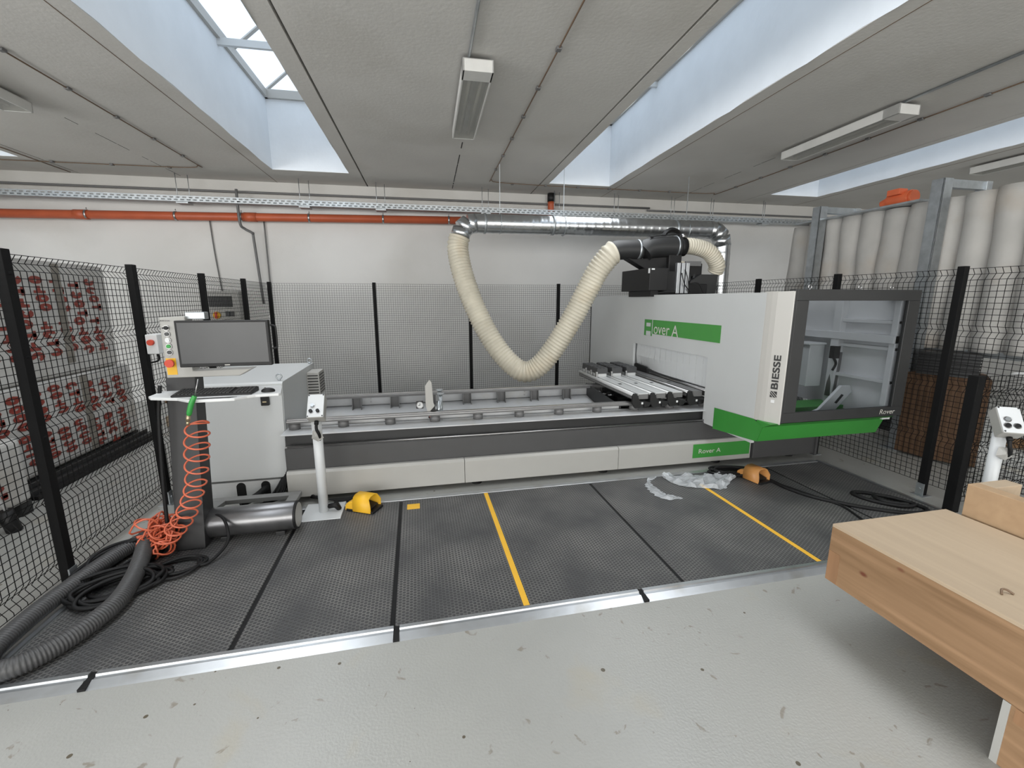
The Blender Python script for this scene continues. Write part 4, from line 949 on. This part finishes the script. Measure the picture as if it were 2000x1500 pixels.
# ================================================================ FILTER UNIT AT THE RIGHT
t = thing('filter_unit', 'tall dust extraction filter unit with grey cloth bags behind the right fence', 'dust extractor', (5.5,4.4,0))
for i in range(12):
    y = 5.56-.262*i; zt = 2.70+random.uniform(-.015,.015); g = G()
    nu, nv = 20, 16; vs = []; R = .152
    sq = random.uniform(-.012,.012)
    for v in range(nv+1):
        f = v/nv; z = 1.15+(zt-1.15)*f
        rr = R*(1+.04*math.sin(f*5+i)+.02*math.sin(f*17+i*2)); 
        if f > .93: rr *= (1, .97, .82)[min(2, v-nv+1)] if v >= nv-1 else 1
        if f < .04: rr *= .94
        for u in range(nu):
            a = 2*PI*u/nu; rq = rr*(1+.02*math.sin(3*a+i+f*4)); vs.append((5.54+sq*math.sin(f*6)+rq*math.cos(a), y+.012*math.sin(f*4+i)+rq*math.sin(a)*.97, z))
    fs = [(v*nu+u, v*nu+(u+1) % nu, (v+1)*nu+(u+1) % nu, (v+1)*nu+u) for v in range(nv) for u in range(nu)]+[tuple(range(nu))[::-1], tuple(range(nv*nu,(nv+1)*nu))]
    g.add(vs, fs, True); g.build('filter_bag', 'bag', t)
G().box(5.46,5.8,2.55,5.75,1.10,1.16).build('bag_plate', 'zinc', t, .004)
for y in (5.12,3.72):
    g = G(); g.box(5.25,5.262,y-.06,y+.05,0,2.87); g.box(5.25,5.37,y+.045,y+.055,0,2.87); g.box(5.25,5.37,y-.06,y-.05,0,2.87); g.box(5.18,5.40,y-.10,y+.09,0,.012); g.build('steel_post', 'zinc', t, .002)
for y in (5.12,3.72):
    g = G(); g.box(5.28,5.90,y-.03,y+.03,2.79,2.87); g.build('cross_beam', 'zinc', t, .003)
    g = G(); g.box(5.84,5.92,y-.05,y+.05,0,2.87); g.build('rear_post', 'zinc', t, .003)
g = G(); g.box(5.45,6.1,3.85,4.45,.12,1.05); g.build('collecting_hopper', 'charcoal', t, .01)
g = G(); g.box(5.42,5.95,4.5,5.6,.3,1.05); g.build('hopper', 'darkgrey', t, .01)
g = G(); g.box(5.38,5.42,3.8,5.7,.93,1.05); g.build('lower_panel', 'panelgrey', t, .004)
g = G(); g.cyl((5.62,4.22,2.82),(5.62,4.46,2.82),.085,20); g.cyl((5.62,4.19,2.82),(5.62,4.22,2.82),.075,20); g.cyl((5.62,4.46,2.82),(5.62,4.54,2.79),.06,16); g.box(5.50,5.62,4.28,4.42,2.86,2.925); mt = g.build('shaker_motor', 'orange', t, .003)
lab(mt, 'bright orange electric motor on top'); 
mt.data.materials[0] = M['orangemotor'] if 'orangemotor' in M else mat('orange_motor_paint', (.70,.15,.06), .4)
g = G(); g.box(5.3,5.9,3.9,5.5,2.70,2.72); g.build('top_rail', 'zinc', t)
t = thing('cardboard_drum', 'brown corrugated cardboard bin standing behind the right fence', 'bin', (5.45,3.1,0))
g = G()
def octo(z0, z1, g):
    P = [(5.37,3.03),(5.19,3.37),(5.17,3.64),(5.6,3.68),(5.95,3.58),(5.78,3.32)]
    pp = []
    for i in range(6):
        a, c = Vector(P[i]), Vector(P[(i+1) % 6]); L_ = (c-a).length; m_ = max(2, int(L_/.03)); nn_ = Vector((c.y-a.y, a.x-c.x)).normalized()
        for k in range(m_): q = a.lerp(c, k/m_)+nn_*(.006 if k % 2 else 0); pp.append((q.x, q.y))
    g.prism(pp, 'z', z0, z1)
octo(.02, .90, g); g.build('body', 'brown', t)
c = thing('stacking_crate', 'black slatted crate stacked on the brown cardboard bin', 'crate', (5.6,3.15,.9))
CP = [(5.29,3.10),(5.12,3.52),(5.42,3.62),(5.44,3.22)]
g = G(); g.prism(CP, 'z', .905, 1.14); g.build('body', 'charcoal', c)
g = G()
for k in range(7):
    for a, b_ in ((0,1),(3,0)):
        A, B = Vector(CP[a]), Vector(CP[b_]); n_ = Vector((B.y-A.y, A.x-B.x)).normalized()*.006
        if (A-n_).length < A.length and a == 0: n_ = -n_ if (A+n_).length > (A-n_).length else n_
        g.prism([tuple(A-n_), tuple(B-n_), tuple(B+n_), tuple(A+n_)], 'z', .925+k*.03, .942+k*.03)
g.build('slat', 'black', c)
# pale packages on the floor at far right
t = thing('wrapped_pallet', 'pale wrapped pallet seen through the mesh behind the low fence', 'pallet load', (7.0,3.2,0), 'wrapped pallet loads')
g = G(); g.box(6.6,7.8,2.0,3.6,.12,.85); g.build('load', 'wrap', t, .03)
for y in (2.05,2.75,3.45): G().box(6.6,7.8,y-.05,y+.05,0,.12).build('pallet_bearer', 'pine', t)

# ================================================================ WRAPPED STACKS AT THE LEFT
def glyph(g, P, k):
    # illegible blurred print: broken rings and short bars
    R = lambda u0,v0,u1,v1: g.add([P(u0,v0),P(u1,v0),P(u1,v1),P(u0,v1)], [(0,1,2,3)])
    if k < 3:
        n = 10; a0 = random.uniform(0, 6.28); m_ = n if k == 0 else n-2; vs = []
        for i in range(m_+1):
            a = a0+2*PI*i/n; c_, s_ = math.cos(a), math.sin(a); w_ = random.uniform(.08,.2)
            vs += [P(.5+.5*c_, .5+.55*s_), P(.5+w_*c_, .5+w_*s_)]
        g.add(vs, [(2*i,2*i+1,2*i+3,2*i+2) for i in range(m_)])
    elif k == 3: R(.0,.05,.32,1); R(.32,.3,.9,.62)
    else: R(.3,0,.68,1); R(.05,.7,.95,.98)
def wrapped_stack(name, label, x0, x1, y0, y1, z0, z1, cols, seed, band=None):
    random.seed(seed)
    t = thing(name, label, 'pallet load', ((x0+x1)/2,(y0+y1)/2,z0), 'wrapped pallet loads')
    n = 16; vs = []; g = G()
    g.box(x0,x1-.01,y0,y1,z0+(.1 if z0 < .5 else 0),z1)
    g.build('load', 'wrap', t, .04, seg=3)
    if z0 < .5:
        for yy in (y0+.05, (y0+y1)/2, y1-.05): G().box(x0,x1-.03,yy-.05,yy+.05,z0,z0+.10).build('pallet_bearer', 'charcoal', t)
    xf = x1-.006
    k = 0
    for (ys, zb, zt, cnt, dy) in cols:
        for i in range(cnt):
            yc_ = ys+dy*i; h = (zt-zb)*random.uniform(.8,1.05); zc = zt-random.uniform(0,.08); m_ = 4; gh = h/m_; sl = .02
            g = G()
            for q in range(m_):
                zq = zc-gh*(q+1); c_ = yc_+sl*q
                glyph(g, lambda u, v, c_=c_, zq=zq: (xf+.001, c_-.07+.14*v*1.0, zq+gh*.06+gh*.88*u), random.choice((0,1,2,3,4,0)))
            g.build('print', 'redprint', t)
    if band: 
        g = G(); g.box(xf-.001,xf+.003,band-.045,band+.045,z0+.12,z1-.02); g.build('band', 'wrapband', t)
    return t
M['wrapband'] = mat('brown_grey_band', (.2,.185,.16), .6, var=.3, scale=8)
wrapped_stack('wrapped_board_stack', 'wrapped board stack with red print behind the left fence, upper package', -4.5,-3.36,3.0,5.86,.93,2.02,[(3.1,1.54,1.92,12,.225),(3.2,1.12,1.52,12,.215)],1,5.15)
wrapped_stack('wrapped_board_stack', 'wrapped board stack with red print behind the left fence, lower package on the floor', -4.5,-3.36,3.0,6.02,.0,.925,[(3.1,.56,.90,13,.22),(3.2,.18,.52,13,.21)],2,5.25)
wrapped_stack('wrapped_board_stack', 'low white wrapped package with red print at the far left edge', -3.29,-3.02,2.2,3.98,.0,.62,[(2.5,.22,.48,4,.38)],3)
wrapped_stack('wrapped_board_stack', 'tall wrapped package with red print, partly cut off by the left edge', -4.5,-3.30,1.2,2.92,.0,1.9,[(1.5,1.3,1.7,4,.36),(1.5,.7,1.1,4,.36)],4)
t = thing('dark_rail', 'long dark metal rail lying on the floor along the wrapped stack', 'rail', (-3.2,5.1,0))
g = G(); g.box(-3.30,-3.22,4.1,6.0,0,.07); g.box(-3.30,-3.28,4.1,6.0,.07,.11); g.build('bar', 'charcoal', t, .004); g = G(); g.box(-3.22,-3.17,4.2,5.9,0,.03); g.build('flange', 'black', t)
t = thing('prop_rod', 'thin white rod with a thick black foot standing outside the left fence', 'rod', (-2.93,3.64,0))
G().cyl((-2.94,3.63,.15),(-3.0,3.50,.75),.012,10).build('rod', 'white', t); G().cyl((-2.93,3.64,0),(-2.945,3.615,.17),.045,12).build('rubber_foot', 'black', t)
# wooden offcuts beside the stack end
t = thing('timber_stack', 'few pale timber boards lying beyond the fence behind the console', 'timber', (-3.0,6.6,0))
for k, (z, dx) in enumerate(((0,.0),(.16,.05),(.32,.02),(.48,.08))):
    G().box(-3.3+dx,-2.3+dx,6.45,6.9,z,z+.14 if k < 3 else z+.05).build('board', 'ply' if k != 2 else 'pine', t, .004)

# ================================================================ LIGHT AND CAMERA
w = bpy.data.worlds.new('overcast_sky'); sc.world = w; w.use_nodes = True
bg = w.node_tree.nodes['Background']; bg.inputs['Color'].default_value = (.80,.90,1.,1); bg.inputs['Strength'].default_value = 1.55
def area(name, x, y, z, sx, sy, power, rot=(0,0,0), spread=180, col=(.93,.97,1)):
    l = bpy.data.lights.new(name, 'AREA'); l.shape = 'RECTANGLE'; l.size = sx; l.size_y = sy; l.energy = power; l.color = col; l.spread = math.radians(spread)
    o = bpy.data.objects.new(name, l); COL.objects.link(o); o.location = BM @ Vector((x,y,z)); o.rotation_euler = (rot[0],rot[1],rot[2]+ROT); return o
for a, b_ in wells:
    area('skylight_daylight', (a+b_)/2, (YE+YS)/2, 3.49, b_-a-.02, YE-YS-.02, 88, spread=112, col=(.97,.985,1))
area('rear_fill_light', 1.0, YB+.3, 1.9, 16, 3.0, 700, rot=(math.radians(90),0,0), spread=165, col=(1,.985,.955))  # added fill lamp behind the camera, no window is built in this wall
area('side_fill_light', XL+.3, -2.4, 1.9, 3.0, 8.5, 700, rot=(0,math.radians(-90),0), spread=165, col=(.98,.985,.99))  # added unseen lamp by the left wall, brightens faces turned left
cam = bpy.data.cameras.new('camera'); co = bpy.data.objects.new('camera', cam); COL.objects.link(co); sc.camera = co
cam.sensor_width = 36; cam.lens = 852/2000*36; cam.clip_start = .05
co.location = (0,0,1.66); co.rotation_euler = (math.radians(90-10.9), 0, math.radians(-12.3))
sc.view_settings.view_transform = 'Standard'; sc.view_settings.look = 'None'; sc.view_settings.gamma = 1; sc.view_settings.use_curve_mapping = False
sc.view_settings.exposure = 0.0
sc.cycles.use_denoising = True
sc.cycles.max_bounces = 8; sc.cycles.diffuse_bounces = 5; sc.cycles.glossy_bounces = 3; sc.cycles.transparent_max_bounces = 12; sc.cycles.transmission_bounces = 4
sc.cycles.sample_clamp_indirect = 8
for o in sc.objects:
    if '_o' in o: del o['_o']
